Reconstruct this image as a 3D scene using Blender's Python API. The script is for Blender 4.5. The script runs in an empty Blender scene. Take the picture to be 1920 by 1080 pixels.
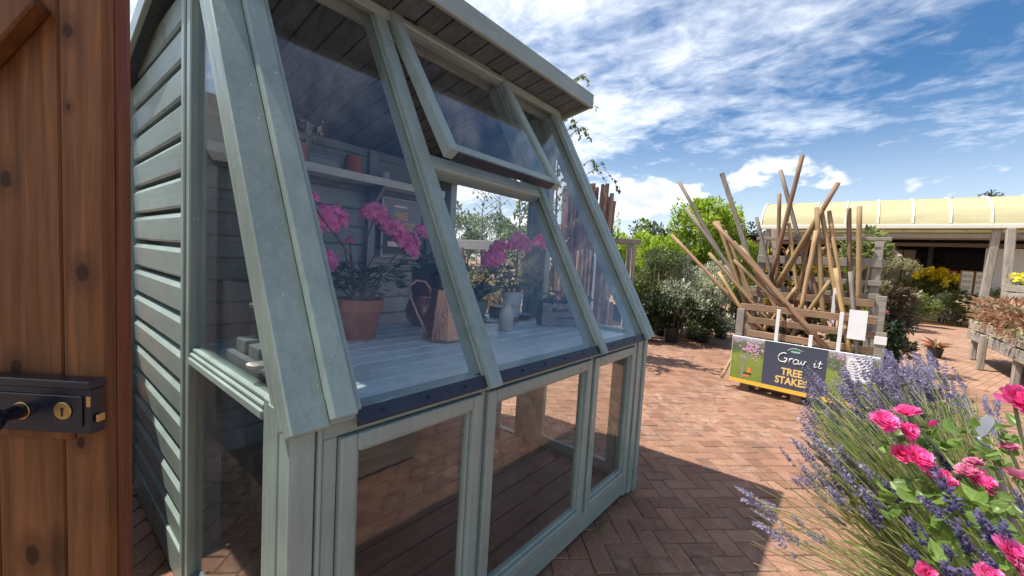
import bpy, math, random
import numpy as np
from mathutils import Vector, Matrix
random.seed(7); rng = np.random.default_rng(11)
scn = bpy.context.scene
col = scn.collection
R_ = math.radians

# ------------------------------------------------------------------ camera
CAM = np.array([0.0, 0.0, 1.4])
FPX = 763.99
ROT = np.array([[0.6348, -0.0152, 0.7725], [-0.7704, -0.0893, 0.6313], [0.0594, -0.9959, -0.0684]])  # columns: right, down, forward
cam_d = bpy.data.cameras.new('camera'); cam = bpy.data.objects.new('camera', cam_d); col.objects.link(cam)
cam_d.sensor_width = 36; cam_d.lens = FPX / 1920 * 36; cam_d.clip_start = 0.02; cam_d.clip_end = 3000
_r, _d, _f = [Vector(ROT[:, i]).normalized() for i in range(3)]
cam.matrix_world = Matrix(((_r.x, -_d.x, -_f.x, CAM[0]), (_r.y, -_d.y, -_f.y, CAM[1]), (_r.z, -_d.z, -_f.z, CAM[2]), (0, 0, 0, 1)))
scn.camera = cam

# ------------------------------------------------------------------ sky and sun
SUN = Vector((-0.609, 1.259, 2.56)).normalized()          # towards the sun
SUN_EL = math.asin(SUN.z); SUN_AZ = math.atan2(SUN.x, SUN.y)
SKY_STRENGTH = 0.145
SUN_STRENGTH = 4.3
EXPOSURE = 0.72
world = bpy.data.worlds.new('World'); scn.world = world; world.use_nodes = True
def build_world():
    nt = world.node_tree; N = nt.nodes; L = nt.links
    for n in list(N): N.remove(n)
    out = N.new('ShaderNodeOutputWorld'); bg = N.new('ShaderNodeBackground'); bg.inputs[1].default_value = SKY_STRENGTH
    L.new(bg.outputs[0], out.inputs[0])
    sky = N.new('ShaderNodeTexSky'); sky.sky_type = 'NISHITA'; sky.sun_disc = False
    sky.sun_elevation = SUN_EL; sky.sun_rotation = SUN_AZ % (2 * math.pi)
    sky.air_density = 1.0; sky.dust_density = 0.6; sky.ozone_density = 2.2
    tc = N.new('ShaderNodeTexCoord'); sep = N.new('ShaderNodeSeparateXYZ'); L.new(tc.outputs['Generated'], sep.inputs[0])
    def math_(op, a, b=None, clamp=False):
        m = N.new('ShaderNodeMath'); m.operation = op; m.use_clamp = clamp
        for i, v in enumerate((a, b)):
            if v is None: continue
            if isinstance(v, (int, float)): m.inputs[i].default_value = v
            else: L.new(v, m.inputs[i])
        return m.outputs[0]
    def ramp(x, lo, hi, a=0.0, b=1.0):
        m = N.new('ShaderNodeMapRange'); m.interpolation_type = 'SMOOTHSTEP'
        L.new(x, m.inputs[0]); m.inputs[1].default_value = lo; m.inputs[2].default_value = hi
        m.inputs[3].default_value = a; m.inputs[4].default_value = b
        return m.outputs[0]
    z = sep.outputs[2]
    zz = math_('ADD', math_('MAXIMUM', z, 0.0), 0.12)
    comb = N.new('ShaderNodeCombineXYZ')
    L.new(math_('DIVIDE', sep.outputs[0], zz), comb.inputs[0]); L.new(math_('DIVIDE', sep.outputs[1], zz), comb.inputs[1])
    def noise(scale, detail, rough, rot=0, sc=(1, 1, 1), loc=(0, 0, 0), dist=0.0, vec=comb.outputs[0]):
        mp = N.new('ShaderNodeMapping'); mp.inputs['Rotation'].default_value = (0, 0, rot); mp.inputs['Scale'].default_value = sc; mp.inputs['Location'].default_value = loc
        L.new(vec, mp.inputs[0])
        n = N.new('ShaderNodeTexNoise'); n.inputs['Scale'].default_value = scale; n.inputs['Detail'].default_value = detail
        n.inputs['Roughness'].default_value = rough; n.inputs['Distortion'].default_value = dist
        L.new(mp.outputs[0], n.inputs[0]); return n.outputs[0]
    # high, broken mackerel cloud in wide streaks
    big = noise(0.75, 3, 0.5, R_(20), (1.0, 0.55, 1), (3.1, 0.4, 0), 0.3)
    mid = noise(3.2, 6, 0.62, R_(-35), (1.0, 0.6, 1), (0.7, 2.2, 0), 0.6)
    fine = noise(9.5, 5, 0.6, R_(25), (1.0, 0.8, 1), (0, 0, 0), 0.4)
    # the bank thins towards the south (right of the view)
    side = math_('ADD', math_('MULTIPLY', sep.outputs[0], -0.35), math_('MULTIPLY', sep.outputs[1], 0.62))
    bank = math_('ADD', big, math_('MULTIPLY', ramp(side, -0.55, 0.35, -1, 1), 0.13))
    cov = math_('ADD', math_('ADD', math_('MULTIPLY', bank, 1.0), math_('MULTIPLY', mid, 0.55)), math_('MULTIPLY', fine, 0.40))
    high = ramp(cov, 0.80, 1.32, 0.0, 0.92)
    veil = ramp(z, 0.02, 0.36, 0.42, 0.02)
    high = math_('MAXIMUM', high, veil)
    # low fair-weather cumulus
    mpv = N.new('ShaderNodeMapping'); mpv.inputs['Scale'].default_value = (1, 1, 2.1); L.new(tc.outputs['Generated'], mpv.inputs[0])
    cu = noise(4.6, 7, 0.52, 0, (1, 1, 1), (1.45, 0.2, 0.15), 0.1, mpv.outputs[0])
    band = math_('MULTIPLY', ramp(z, 0.015, 0.10), ramp(z, 0.17, 0.30, 1, 0))
    cum = ramp(math_('ADD', cu, math_('MULTIPLY', band, 0.10)), 0.662, 0.715)
    cum = math_('MULTIPLY', cum, band)
    shade = noise(9, 4, 0.55, 0, (1, 1, 1), (1.45, 0.2, 0.02), 0.0, mpv.outputs[0])
    hs = N.new('ShaderNodeHueSaturation'); hs.inputs['Saturation'].default_value = 1.36; hs.inputs['Value'].default_value = 0.56
    L.new(sky.outputs[0], hs.inputs['Color'])
    def mix(f, a, b):
        m = N.new('ShaderNodeMix'); m.data_type = 'RGBA'
        L.new(f, m.inputs[0])
        for i, v in ((6, a), (7, b)):
            if isinstance(v, tuple): m.inputs[i].default_value = (*v, 1)
            else: L.new(v, m.inputs[i])
        return m.outputs[2]
    c1 = mix(high, hs.outputs[0], (6.2, 6.4, 6.8))
    cc = mix(ramp(shade, 0.35, 0.62), (3.7, 3.95, 4.4), (6.6, 6.6, 6.6))
    c2 = mix(cum, c1, cc)
    L.new(c2, bg.inputs[0])
build_world()
sun_d = bpy.data.lights.new('sun', 'SUN'); sun = bpy.data.objects.new('sun', sun_d); col.objects.link(sun)
sun_d.energy = SUN_STRENGTH; sun_d.angle = R_(0.5); sun_d.color = (1.0, 0.945, 0.86)
sun.rotation_euler = (-SUN).to_track_quat('-Z', 'Y').to_euler(); sun.location = (0, 0, 12)
scn.view_settings.view_transform = 'Standard'; scn.view_settings.look = 'None'
scn.view_settings.exposure = EXPOSURE; scn.view_settings.gamma = 1.0; scn.view_settings.use_curve_mapping = False
scn.render.engine = 'CYCLES'
scn.cycles.use_denoising = True
scn.cycles.max_bounces = 8; scn.cycles.diffuse_bounces = 4; scn.cycles.glossy_bounces = 4; scn.cycles.transparent_max_bounces = 16
scn.cycles.transmission_bounces = 4
scn.cycles.sample_clamp_indirect = 6

# ------------------------------------------------------------------ helpers
def ray(px, py):
    v = ROT @ np.array([px - 960.0, py - 540.0, FPX]); return v
def at(px, py, depth):                    # point of the world `depth` metres ahead
    return CAM + ray(px, py) / FPX * depth
def on(px, py, axis, val):                # point on a plane X, Y or Z = val
    v = ray(px, py); return CAM + v * (val - CAM[axis]) / v[axis]
def onp(px, py, p0, n):
    v = ray(px, py); n = np.array(n, float); return CAM + v * (np.dot(np.array(p0) - CAM, n) / np.dot(v, n))
def pix(P):
    v = ROT.T @ (np.array(P, float) - CAM); return (960 + FPX * v[0] / v[2], 540 + FPX * v[1] / v[2], v[2])

def unit(v): v = np.array(v, float); return v / np.linalg.norm(v)

class MB:
    """collects shapes and links them as one mesh object"""
    def __init__(s): s.v = []; s.f = []; s.m = []; s.cur = 0
    def add(s, vs, fs):
        o = len(s.v); s.v.extend([tuple(map(float, p)) for p in vs]); s.f.extend([tuple(i + o for i in f) for f in fs]); s.m.extend([s.cur] * len(fs)); return s
    def obox(s, o, ax, ay, az):            # corner and three edge vectors
        o, ax, ay, az = [np.array(q, float) for q in (o, ax, ay, az)]
        if np.dot(np.cross(ax, ay), az) < 0: ax, ay = ay, ax
        vs = [o, o + ax, o + ax + ay, o + ay, o + az, o + ax + az, o + ax + ay + az, o + ay + az]
        return s.add(vs, [(0, 3, 2, 1), (4, 5, 6, 7), (0, 1, 5, 4), (1, 2, 6, 5), (2, 3, 7, 6), (3, 0, 4, 7)])
    def box(s, x0, x1, y0, y1, z0, z1):
        return s.obox((x0, y0, z0), (x1 - x0, 0, 0), (0, y1 - y0, 0), (0, 0, z1 - z0))
    def bar(s, p, q, w, t, up=(0, 0, 1)):  # rectangular bar from p to q, w along up x dir, t along the other
        p = np.array(p, float); q = np.array(q, float); d = unit(q - p); up = np.array(up, float)
        a = np.cross(d, up); a = a / np.linalg.norm(a); b = np.cross(a, d)
        return s.obox(p - a * w / 2 - b * t / 2, a * w, b * t, q - p)
    def tube(s, pts, r, n=8, cap=True):
        pts = [np.array(p, float) for p in pts]; k = len(pts)
        rr = r if hasattr(r, '__len__') else [r] * k
        o = len(s.v); ref = None; vs = []
        for i in range(k):
            d = unit(pts[min(i + 1, k - 1)] - pts[max(i - 1, 0)])
            if ref is None: ref = np.array([0, 0, 1.0]) if abs(d[2]) < .9 else np.array([1.0, 0, 0])
            a = np.cross(d, ref); a /= np.linalg.norm(a); b = np.cross(d, a); ref = -b if False else ref
            for j in range(n):
                t = 2 * math.pi * j / n; vs.append(pts[i] + (a * math.cos(t) + b * math.sin(t)) * rr[i])
        fs = []
        for i in range(k - 1):
            for j in range(n):
                fs.append((i * n + j, i * n + (j + 1) % n, (i + 1) * n + (j + 1) % n, (i + 1) * n + j))
        if cap: fs.append(tuple(range(n - 1, -1, -1))); fs.append(tuple((k - 1) * n + j for j in range(n)))
        return s.add(vs, fs)
    def lathe(s, prof, c=(0, 0, 0), n=24, rot=0, sq=None):
        vs = []; k = len(prof)
        for r, z in prof:
            for j in range(n):
                t = 2 * math.pi * j / n + rot; vs.append((c[0] + r * math.cos(t), c[1] + r * math.sin(t), c[2] + z))
        fs = []
        for i in range(k - 1):
            for j in range(n): fs.append((i * n + j, i * n + (j + 1) % n, (i + 1) * n + (j + 1) % n, (i + 1) * n + j))
        fs.append(tuple(range(n - 1, -1, -1))); fs.append(tuple((k - 1) * n + j for j in range(n)))
        return s.add(vs, fs)
    def prism(s, poly, ext):               # planar polygon (3D points) pushed by ext
        n = len(poly); P = [np.array(p, float) for p in poly]; e = np.array(ext, float)
        nn = np.cross(P[1] - P[0], P[2] - P[0])
        if np.dot(nn, e) > 0: P = P[::-1]
        vs = P + [p + e for p in P]
        return s.add(vs, [tuple(range(n)), tuple(range(2 * n - 1, n - 1, -1))] + [(i, i + n, (i + 1) % n + n, (i + 1) % n) for i in range(n)])
    def build(s, name, mat=None, parent=None, bevel=0, smooth=False, seg=1, **tags):
        me = bpy.data.meshes.new(name); off = Vector((0, 0, 0))
        p = parent
        while p is not None: off += p.location; p = p.parent
        me.from_pydata([(a - off.x, b - off.y, c - off.z) for a, b, c in s.v], [], s.f)
        mats = mat if isinstance(mat, (list, tuple)) else [mat]
        for m in mats: me.materials.append(m)
        if len(mats) > 1: me.polygons.foreach_set('material_index', s.m)
        if smooth: me.polygons.foreach_set('use_smooth', [True] * len(me.polygons))
        me.update()
        ob = bpy.data.objects.new(name, me); col.objects.link(ob); ob.parent = parent
        if bevel:
            b = ob.modifiers.new('bevel', 'BEVEL'); b.width = bevel; b.segments = seg; b.limit_method = 'ANGLE'; b.angle_limit = R_(40)
        for k, v in tags.items(): ob[k] = v
        return ob

def tag(o, label, cat, group=None, kind=None):
    if label: o['label'] = label
    if cat: o['category'] = cat
    if group: o['group'] = group
    if kind: o['kind'] = kind
    return o
def thing(name, loc, label, cat, group=None):
    o = bpy.data.objects.new(name, None); col.objects.link(o); o.location = tuple(map(float, loc)); o.empty_display_size = .1
    return tag(o, label, cat, group)
def copy_tree(o, parent=None):
    c = o.copy(); col.objects.link(c)
    if parent is not None: c.parent = parent
    for ch in list(o.children): copy_tree(ch, c)
    return c

def arr_mesh(name, V, F, mat, parent=None, smooth=False, **tags):   # F: equal-length faces as an array
    V = np.asarray(V, np.float32).reshape(-1, 3); F = np.asarray(F, np.int32)
    off = np.zeros(3); p = parent
    while p is not None: off += np.array(p.location); p = p.parent
    me = bpy.data.meshes.new(name)
    me.vertices.add(len(V)); me.vertices.foreach_set('co', (V - off).astype(np.float32).ravel())
    k = F.shape[1]; me.loops.add(F.size); me.loops.foreach_set('vertex_index', F.ravel())
    me.polygons.add(len(F)); me.polygons.foreach_set('loop_start', np.arange(0, F.size, k, dtype=np.int32))
    try: me.polygons.foreach_set('loop_total', np.full(len(F), k, np.int32))
    except Exception: pass
    if smooth: me.polygons.foreach_set('use_smooth', np.ones(len(F), bool))
    me.update(calc_edges=True); me.validate()
    if mat: me.materials.append(mat)
    ob = bpy.data.objects.new(name, me); col.objects.link(ob); ob.parent = parent
    for a, b in tags.items(): ob[a] = b
    return ob

# ------------------------------------------------------------------ materials
def lin(r, g, b):
    f = lambda c: c / 12.92 if c <= .04045 else ((c + .055) / 1.055) ** 2.4
    return tuple(f(c / 255) for c in (r, g, b))
class MT:
    def __init__(s, name):
        s.m = bpy.data.materials.new(name); s.m.use_nodes = True; s.nt = s.m.node_tree; s.N = s.nt.nodes; s.L = s.nt.links
        s.p = s.N['Principled BSDF']; s.out = s.N['Material Output']
    def node(s, t, **kw):
        n = s.N.new(t)
        for k, v in kw.items():
            if hasattr(n, k): setattr(n, k, v)
            else: n.inputs[k].default_value = v
        return n
    def link(s, a, b): s.L.new(a, b)
    def coord(s, scale=(1, 1, 1), rot=(0, 0, 0), kind='Object', loc=(0, 0, 0)):
        tc = s.N.new('ShaderNodeTexCoord'); mp = s.N.new('ShaderNodeMapping'); mp.inputs['Scale'].default_value = scale
        mp.inputs['Rotation'].default_value = rot; mp.inputs['Location'].default_value = loc
        s.link(tc.outputs[kind], mp.inputs[0]); return mp.outputs[0]
    def noise(s, vec, scale, detail=4, rough=.55, dist=0.0):
        n = s.N.new('ShaderNodeTexNoise'); n.inputs['Scale'].default_value = scale; n.inputs['Detail'].default_value = detail
        n.inputs['Roughness'].default_value = rough; n.inputs['Distortion'].default_value = dist
        if vec is not None: s.link(vec, n.inputs[0])
        return n.outputs[0]
    def ramp(s, x, stops):
        r = s.N.new('ShaderNodeValToRGB'); e = r.color_ramp.elements
        while len(e) < len(stops): e.new(.5)
        for i, (p, c) in enumerate(stops): e[i].position = p; e[i].color = (*c, 1) if len(c) == 3 else c
        s.link(x, r.inputs[0]); return r.outputs[0]
    def mr(s, x, a, b, c=0.0, d=1.0):
        m = s.N.new('ShaderNodeMapRange'); s.link(x, m.inputs[0])
        for i, v in enumerate((a, b, c, d)): m.inputs[i + 1].default_value = v
        return m.outputs[0]
    def math(s, op, a, b=0.0):
        m = s.N.new('ShaderNodeMath'); m.operation = op
        for i, v in enumerate((a, b)):
            if isinstance(v, (int, float)): m.inputs[i].default_value = v
            else: s.link(v, m.inputs[i])
        return m.outputs[0]
    def mix(s, f, a, b, mode='MIX'):
        m = s.N.new('ShaderNodeMix'); m.data_type = 'RGBA'; m.blend_type = mode
        for i, v in ((0, f), (6, a), (7, b)):
            if isinstance(v, (int, float)): m.inputs[i].default_value = v
            elif isinstance(v, tuple): m.inputs[i].default_value = (*v, 1)
            else: s.link(v, m.inputs[i])
        return m.outputs[2]
    def bump(s, h, strength=.3, dist=.01):
        b = s.N.new('ShaderNodeBump'); b.inputs['Strength'].default_value = strength; b.inputs['Distance'].default_value = dist
        s.link(h, b.inputs['Height']); s.link(b.outputs[0], s.p.inputs['Normal'])
    def rnd_obj(s): return s.N.new('ShaderNodeObjectInfo').outputs['Random']
    def rnd_isl(s): return s.N.new('ShaderNodeNewGeometry').outputs['Random Per Island']
    def color(s, c):
        if isinstance(c, tuple): s.p.inputs['Base Color'].default_value = (*c, 1)
        else: s.link(c, s.p.inputs['Base Color'])
    def rough(s, r):
        if isinstance(r, (int, float)): s.p.inputs['Roughness'].default_value = r
        else: s.link(r, s.p.inputs['Roughness'])

def m_plain(name, c, rough=.6, metal=0.0, var=.12, scale=18, bump=0.0):
    t = MT(name); v = t.coord(); n = t.noise(v, scale, 5)
    f = t.mr(n, .3, .7, 1 - var, 1 + var)
    t.color(_scale(t, c, f))
    t.rough(rough); t.p.inputs['Metallic'].default_value = metal
    if bump: t.bump(n, bump, .004)
    return t.m
def _scale(t, c, f):
    vm = t.N.new('ShaderNodeVectorMath'); vm.operation = 'SCALE'
    if isinstance(c, tuple): vm.inputs[0].default_value = c
    else: t.link(c, vm.inputs[0])
    if isinstance(f, (int, float)): vm.inputs['Scale'].default_value = f
    else: t.link(f, vm.inputs['Scale'])
    return vm.outputs[0]

def m_paint(name, c, axis=0):
    """brushed outdoor wood paint with grain, knocks and a little dirt"""
    t = MT(name); sc = [55, 55, 55]; sc[axis] = 3.0
    g = t.noise(t.coord(tuple(sc)), 1.0, 4, .6, .4)
    b = t.noise(t.coord(), 5, 5, .6)
    chips = t.noise(t.coord((1, 1, 1), loc=(4, 1, 7)), 70, 2, .5)
    f = t.math('MULTIPLY', t.mr(g, .3, .7, .90, 1.08), t.mr(b, .3, .72, .86, 1.09))
    base = _scale(t, c, t.math('MULTIPLY', f, t.mr(t.rnd_obj(), 0, 1, .92, 1.06)))
    # rain streaked grime, green algae haze and bare knocks
    st = t.noise(t.coord((34, 34, 1.6), loc=(1, 3, 2)), 1.0, 4, .62); gm = t.noise(t.coord(loc=(7, 2, 5)), 2.6, 5, .65)
    base = t.mix(t.math('MULTIPLY', t.mr(st, .52, .72), t.mr(gm, .48, .68, 0, .40)), base, (.16, .18, .14))
    base = t.mix(t.mr(t.noise(t.coord(loc=(2, 8, 1)), 1.7, 4, .6), .56, .75, 0, .20), base, (.40, .43, .37))
    pits = t.noise(t.coord((1, 1, 1), loc=(9, 1, 3)), 95, 2, .5)
    base = t.mix(t.mr(pits, .745, .765, 0, .5), base, (.07, .08, .07))
    cc = t.mix(t.mr(chips, .745, .765), base, (.62, .62, .55))
    t.color(cc); t.rough(t.mr(b, .3, .7, .24, .44)); t.bump(t.math('ADD', t.math('MULTIPLY', g, .7), t.math('ADD', t.math('MULTIPLY', b, .3), t.math('MULTIPLY', pits, .25))), .20, .004)
    return t.m
def m_wood(name, c1, c2, axis=2, knots=True, rough=.7, tint=.18, ring=30, grey=None):
    t = MT(name); sc = [ring, ring, ring]; sc[axis] = 1.1
    ob = t.rnd_obj(); isl = t.rnd_isl()
    rr = t.math('FRACT', t.math('ADD', ob, isl))
    tc = t.N.new('ShaderNodeTexCoord'); mp = t.N.new('ShaderNodeMapping'); mp.inputs['Scale'].default_value = tuple(sc)
    t.link(tc.outputs['Object'], mp.inputs[0])
    cv = t.N.new('ShaderNodeCombineXYZ'); t.link(t.math('MULTIPLY', rr, 37.0), cv.inputs[0]); t.link(t.math('MULTIPLY', rr, 19.0), cv.inputs[1]); t.link(t.math('MULTIPLY', rr, 7.0), cv.inputs[2])
    t.link(cv.outputs[0], mp.inputs['Location'])
    g = t.noise(mp.outputs[0], 1.0, 5, .62, 1.1)
    b = t.noise(t.coord(), 3.0, 4, .6)
    cc = t.ramp(g, [(.28, c1), (.5, tuple((a + d) / 2 for a, d in zip(c1, c2))), (.72, c2)])
    f = t.math('MULTIPLY', t.mr(rr, 0, 1, 1 - tint, 1 + tint), t.mr(b, .3, .7, .85, 1.12))
    cc = _scale(t, cc, f)
    if grey: cc = t.mix(t.mr(b, .48, .68, 0, .6), cc, grey)
    mp3 = t.N.new('ShaderNodeMapping'); mp3.inputs['Scale'].default_value = tuple(q * 3.6 for q in sc); t.link(tc.outputs['Object'], mp3.inputs[0]); t.link(cv.outputs[0], mp3.inputs['Location'])
    g2 = t.noise(mp3.outputs[0], 1.0, 3, .55, .5); cc = _scale(t, cc, t.mr(g2, .32, .68, .74, 1.2))
    if knots:
        sk = [7.0, 7.0, 7.0]; sk[axis] = 2.0
        vo = t.N.new('ShaderNodeTexVoronoi'); vo.inputs['Scale'].default_value = 1.0
        mp2 = t.N.new('ShaderNodeMapping'); mp2.inputs['Scale'].default_value = tuple(sk); t.link(tc.outputs['Object'], mp2.inputs[0]); t.link(cv.outputs[0], mp2.inputs['Location']); t.link(mp2.outputs[0], vo.inputs[0])
        cc = t.mix(t.mr(vo.outputs['Distance'], .09, .16, .75, 0), cc, tuple(x * .35 for x in c1))
    t.color(cc); t.rough(rough); t.bump(g, .35, .004)
    return t.m

SAGE = (.285, .365, .328)
M = {}
M['sage_x'] = m_paint('sage paint', SAGE, 0); M['sage_y'] = m_paint('sage paint on boards', SAGE, 1); M['sage_z'] = m_paint('sage paint on posts', SAGE, 2)
M['lining'] = m_paint('blue grey inside paint', (.25, .325, .36), 0)
M['bench'] = m_paint('pale blue green bench paint', (.70, .80, .80), 0)
M['flash'] = m_plain('dark blue black flashing', (.022, .028, .045), .38, 0, .15)
M['black'] = m_plain('black paint', (.012, .014, .018), .38, 0, .3)
M['steel'] = m_plain('weathered zinc', (.26, .27, .28), .5, .5, .25)
M['felt'] = m_plain('roof felt', (.05, .055, .055), .9, 0, .2, 60, .3)
M['floor'] = m_wood('red brown decking', (.15, .072, .052), (.225, .115, .085), 0, True, .6, .12, 22)
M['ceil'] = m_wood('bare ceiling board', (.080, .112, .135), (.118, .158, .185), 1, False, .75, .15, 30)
M['door'] = m_wood('red brown stained timber', (.10, .038, .012), (.215, .092, .033), 2, True, .62, .10, 20)
M['door'].node_tree.nodes['Principled BSDF'].inputs['Specular IOR Level'].default_value = .22
M['door_edge'] = m_wood('freshly stained timber edge', (.13, .036, .017), (.24, .082, .038), 2, False, .5, .06, 34)
M['door_edge'].node_tree.nodes['Principled BSDF'].inputs['Specular IOR Level'].default_value = .25
M['brass'] = m_plain('worn brass', (.55, .38, .16), .35, 1.0, .2)
M['lock'] = m_plain('black lock enamel', (.008, .010, .020), .3, 0, .4, 30, .15)
M['terracotta'] = m_plain('terracotta', (.46, .165, .09), .85, 0, .15, 14, .1)
M['terracotta_old'] = m_plain('weathered terracotta', (.42, .25, .19), .9, 0, .3, 22, .2)
M['stoneware'] = m_plain('cream stoneware', (.55, .53, .46), .35, 0, .06)
M['whitepot'] = m_plain('chalky pale blue white pot', (.58, .62, .66), .8, 0, .12, 12, .1)
M['greypot'] = m_plain('grey zinc pot', (.33, .33, .32), .6, .2, .12)
M['zinc_dark'] = m_plain('dark tray plastic', (.05, .055, .07), .5)
M['stone'] = m_plain('pale grey stone', (.38, .40, .39), .9, 0, .2, 25, .3)
M['soil'] = m_plain('dark potting soil', (.022, .016, .012), .95, 0, .4, 80, .6)
M['plastic'] = m_plain('black plant pot plastic', (.015, .016, .018), .5)
M['label'] = m_plain('white label', (.75, .75, .74), .5, 0, .03)
M['paper'] = m_plain('white paper', (.78, .79, .80), .7, 0, .04)
M['grow_blue'] = m_plain('slate blue sign print', (.062, .072, .105), .4, 0, .05)
M['yellow'] = m_plain('golden yellow print', (.82, .50, .06), .5, 0, .04)
M['gold_pale'] = m_plain('pale gold print', (.82, .58, .20), .5, 0, .04)
M['white'] = m_plain('white print', (.85, .85, .85), .5, 0, .02)
M['logo_green'] = m_plain('green emblem print', (.02, .16, .10), .5, 0, .1)
M['grey_print'] = m_plain('grey print', (.30, .31, .34), .5, 0, .03)
M['sign_grey'] = m_plain('blue grey sign print', (.22, .25, .32), .35, 0, .05)
M['panel_grey'] = m_plain('pale grey price panel', (.52, .52, .53), .5, 0, .03)
M['blossom'] = m_plain('pink blossom print', (.62, .36, .52), .5, 0, .25, 60)
M['trunk_print'] = m_plain('grey bark print', (.30, .27, .29), .5, 0, .3, 60)
M['orange_print'] = m_plain('orange print', (.80, .22, .05), .5)
M['green_print'] = m_plain('dark green print', (.03, .06, .035), .5)
M['post_raw'] = m_wood('pale treated timber', (.34, .225, .125), (.50, .35, .205), 2, True, .75, .22, 34)
M['stake'] = m_wood('tan round stake wood', (.28, .175, .07), (.47, .31, .14), 2, True, .7, .3, 34, (.20, .17, .13))
M['stake_red'] = m_wood('pink brown stake wood', (.21, .115, .06), (.36, .215, .12), 2, True, .7, .25, 34, (.19, .15, .12))
M['stake_grey'] = m_wood('weathered grey stake wood', (.15, .125, .10), (.27, .23, .19), 2, True, .8, .15, 34)
M['sq_post'] = m_wood('grey brown square post', (.20, .13, .10), (.36, .25, .20), 2, False, .8, .3, 30)
M['sq_post_red'] = m_wood('red brown square post', (.17, .07, .04), (.28, .13, .08), 2, False, .8, .2, 30)
M['pallet'] = m_wood('brown pallet slat wood', (.20, .12, .07), (.34, .22, .13), 1, True, .8, .18, 34)
M['pallet_grey'] = m_wood('silver grey pallet wood', (.19, .165, .135), (.33, .295, .25), 1, True, .85, .2, 34)
M['grey_wood'] = m_wood('weathered silver planter wood', (.23, .20, .165), (.42, .38, .32), 0, True, .85, .15, 30)
M['grey_wood_z'] = m_wood('weathered silver post wood', (.23, .20, .165), (.42, .38, .32), 2, True, .85, .15, 30)
M['crate'] = m_wood('old grey mauve crate wood', (.24, .20, .20), (.38, .32, .31), 0, True, .85, .1, 30)
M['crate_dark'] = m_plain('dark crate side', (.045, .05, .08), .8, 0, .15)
M['crate_ink'] = m_plain('faded black ink', (.06, .05, .07), .9)
M['dark_shed'] = m_wood('dark blue grey shed boards', (.028, .036, .055), (.05, .06, .085), 0, False, .6, .1, 30)
M['canopy_frame'] = m_plain('cream white canopy steel', (.72, .70, .60), .5, 0, .08)
M['purlin'] = m_plain('grey brown timber', (.25, .22, .18), .8, 0, .15)  # one even dull brown, also on the rear rack slats
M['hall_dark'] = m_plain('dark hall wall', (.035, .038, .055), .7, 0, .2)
M['hall_panel'] = m_plain('olive hall panel', (.20, .19, .15), .8, 0, .1)
M['hall_board'] = m_plain('pale grey board', (.42, .42, .38), .8, 0, .06)
M['red_sign'] = m_plain('red board', (.35, .05, .04), .6, 0, .1)
M['hose'] = m_plain('yellow hose', (.55, .43, .12), .5)
M['bark'] = m_plain('brown grey bark', (.10, .075, .055), .9, 0, .3, 30, .4)
M['stem'] = m_plain('straw green stem', (.21, .24, .10), .7, 0, .2)
M['twig'] = m_plain('brown twig', (.14, .10, .07), .8, 0, .2)

def m_leaf(name, c, var=.45, hue=None, rough=.42, trans=.3, spec=.5):
    t = MT(name); r = t.rnd_isl(); n = t.noise(t.coord(), 3.0, 3)
    c2 = hue or tuple(x * .55 for x in c)
    cc = t.mix(t.math('POWER', r, 1.3), c, c2)
    cc = _scale(t, cc, t.math('MULTIPLY', t.mr(n, .3, .7, .8, 1.2), t.mr(t.math('FRACT', t.math('MULTIPLY', r, 13.7)), 0, 1, 1 - var, 1 + var * .6)))
    t.color(cc); t.rough(rough); t.p.inputs['Specular IOR Level'].default_value = spec
    tr = t.N.new('ShaderNodeBsdfTranslucent'); t.link(_scale(t, cc, 1.3), tr.inputs[0])
    ms = t.N.new('ShaderNodeMixShader'); ms.inputs[0].default_value = trans
    t.link(t.p.outputs[0], ms.inputs[1]); t.link(tr.outputs[0], ms.inputs[2]); t.link(ms.outputs[0], t.out.inputs[0])
    return t.m
M['laurel'] = m_leaf('bright laurel leaf', (.38, .48, .05), .35, (.20, .31, .03), .35, .5)
M['dark_leaf'] = m_leaf('dark glossy leaf', (.06, .09, .03), .5, (.03, .05, .02), .35, .15)
M['silver_leaf'] = m_leaf('silver edged leaf', (.62, .63, .48), .35, (.20, .24, .12), .35, .3)
M['olive_leaf'] = m_leaf('olive green leaf', (.15, .19, .06), .5, (.08, .11, .03), .5)
M['hedge_leaf'] = m_leaf('light hedge leaf', (.25, .31, .09), .5, (.15, .19, .06), .5, .5)
M['birch_leaf'] = m_leaf('birch leaf', (.19, .25, .07), .4, (.10, .14, .04), .5, .5)
M['yellow_leaf'] = m_leaf('yellow bronze leaf', (.33, .27, .03), .4, (.22, .10, .03), .5)
M['photinia'] = m_leaf('bronze brown leaf', (.20, .12, .075), .5, (.06, .075, .03), .4, .2)
M['buff'] = m_leaf('buff seed head', (.40, .34, .20), .4, (.18, .19, .08), .7)
M['red_fol'] = m_leaf('copper red bedding leaf', (.44, .20, .13), .5, (.24, .20, .09), .45)
M['rose_leaf'] = m_leaf('fresh green rose leaf', (.19, .30, .05), .4, (.07, .14, .025), .38, .35)
M['geranium_leaf'] = m_leaf('blue green geranium leaf', (.14, .20, .10), .5, (.08, .115, .07), .5)
M['grey_leaf'] = m_leaf('grey green leaf', (.16, .22, .17), .4, (.09, .13, .10), .6)
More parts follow.
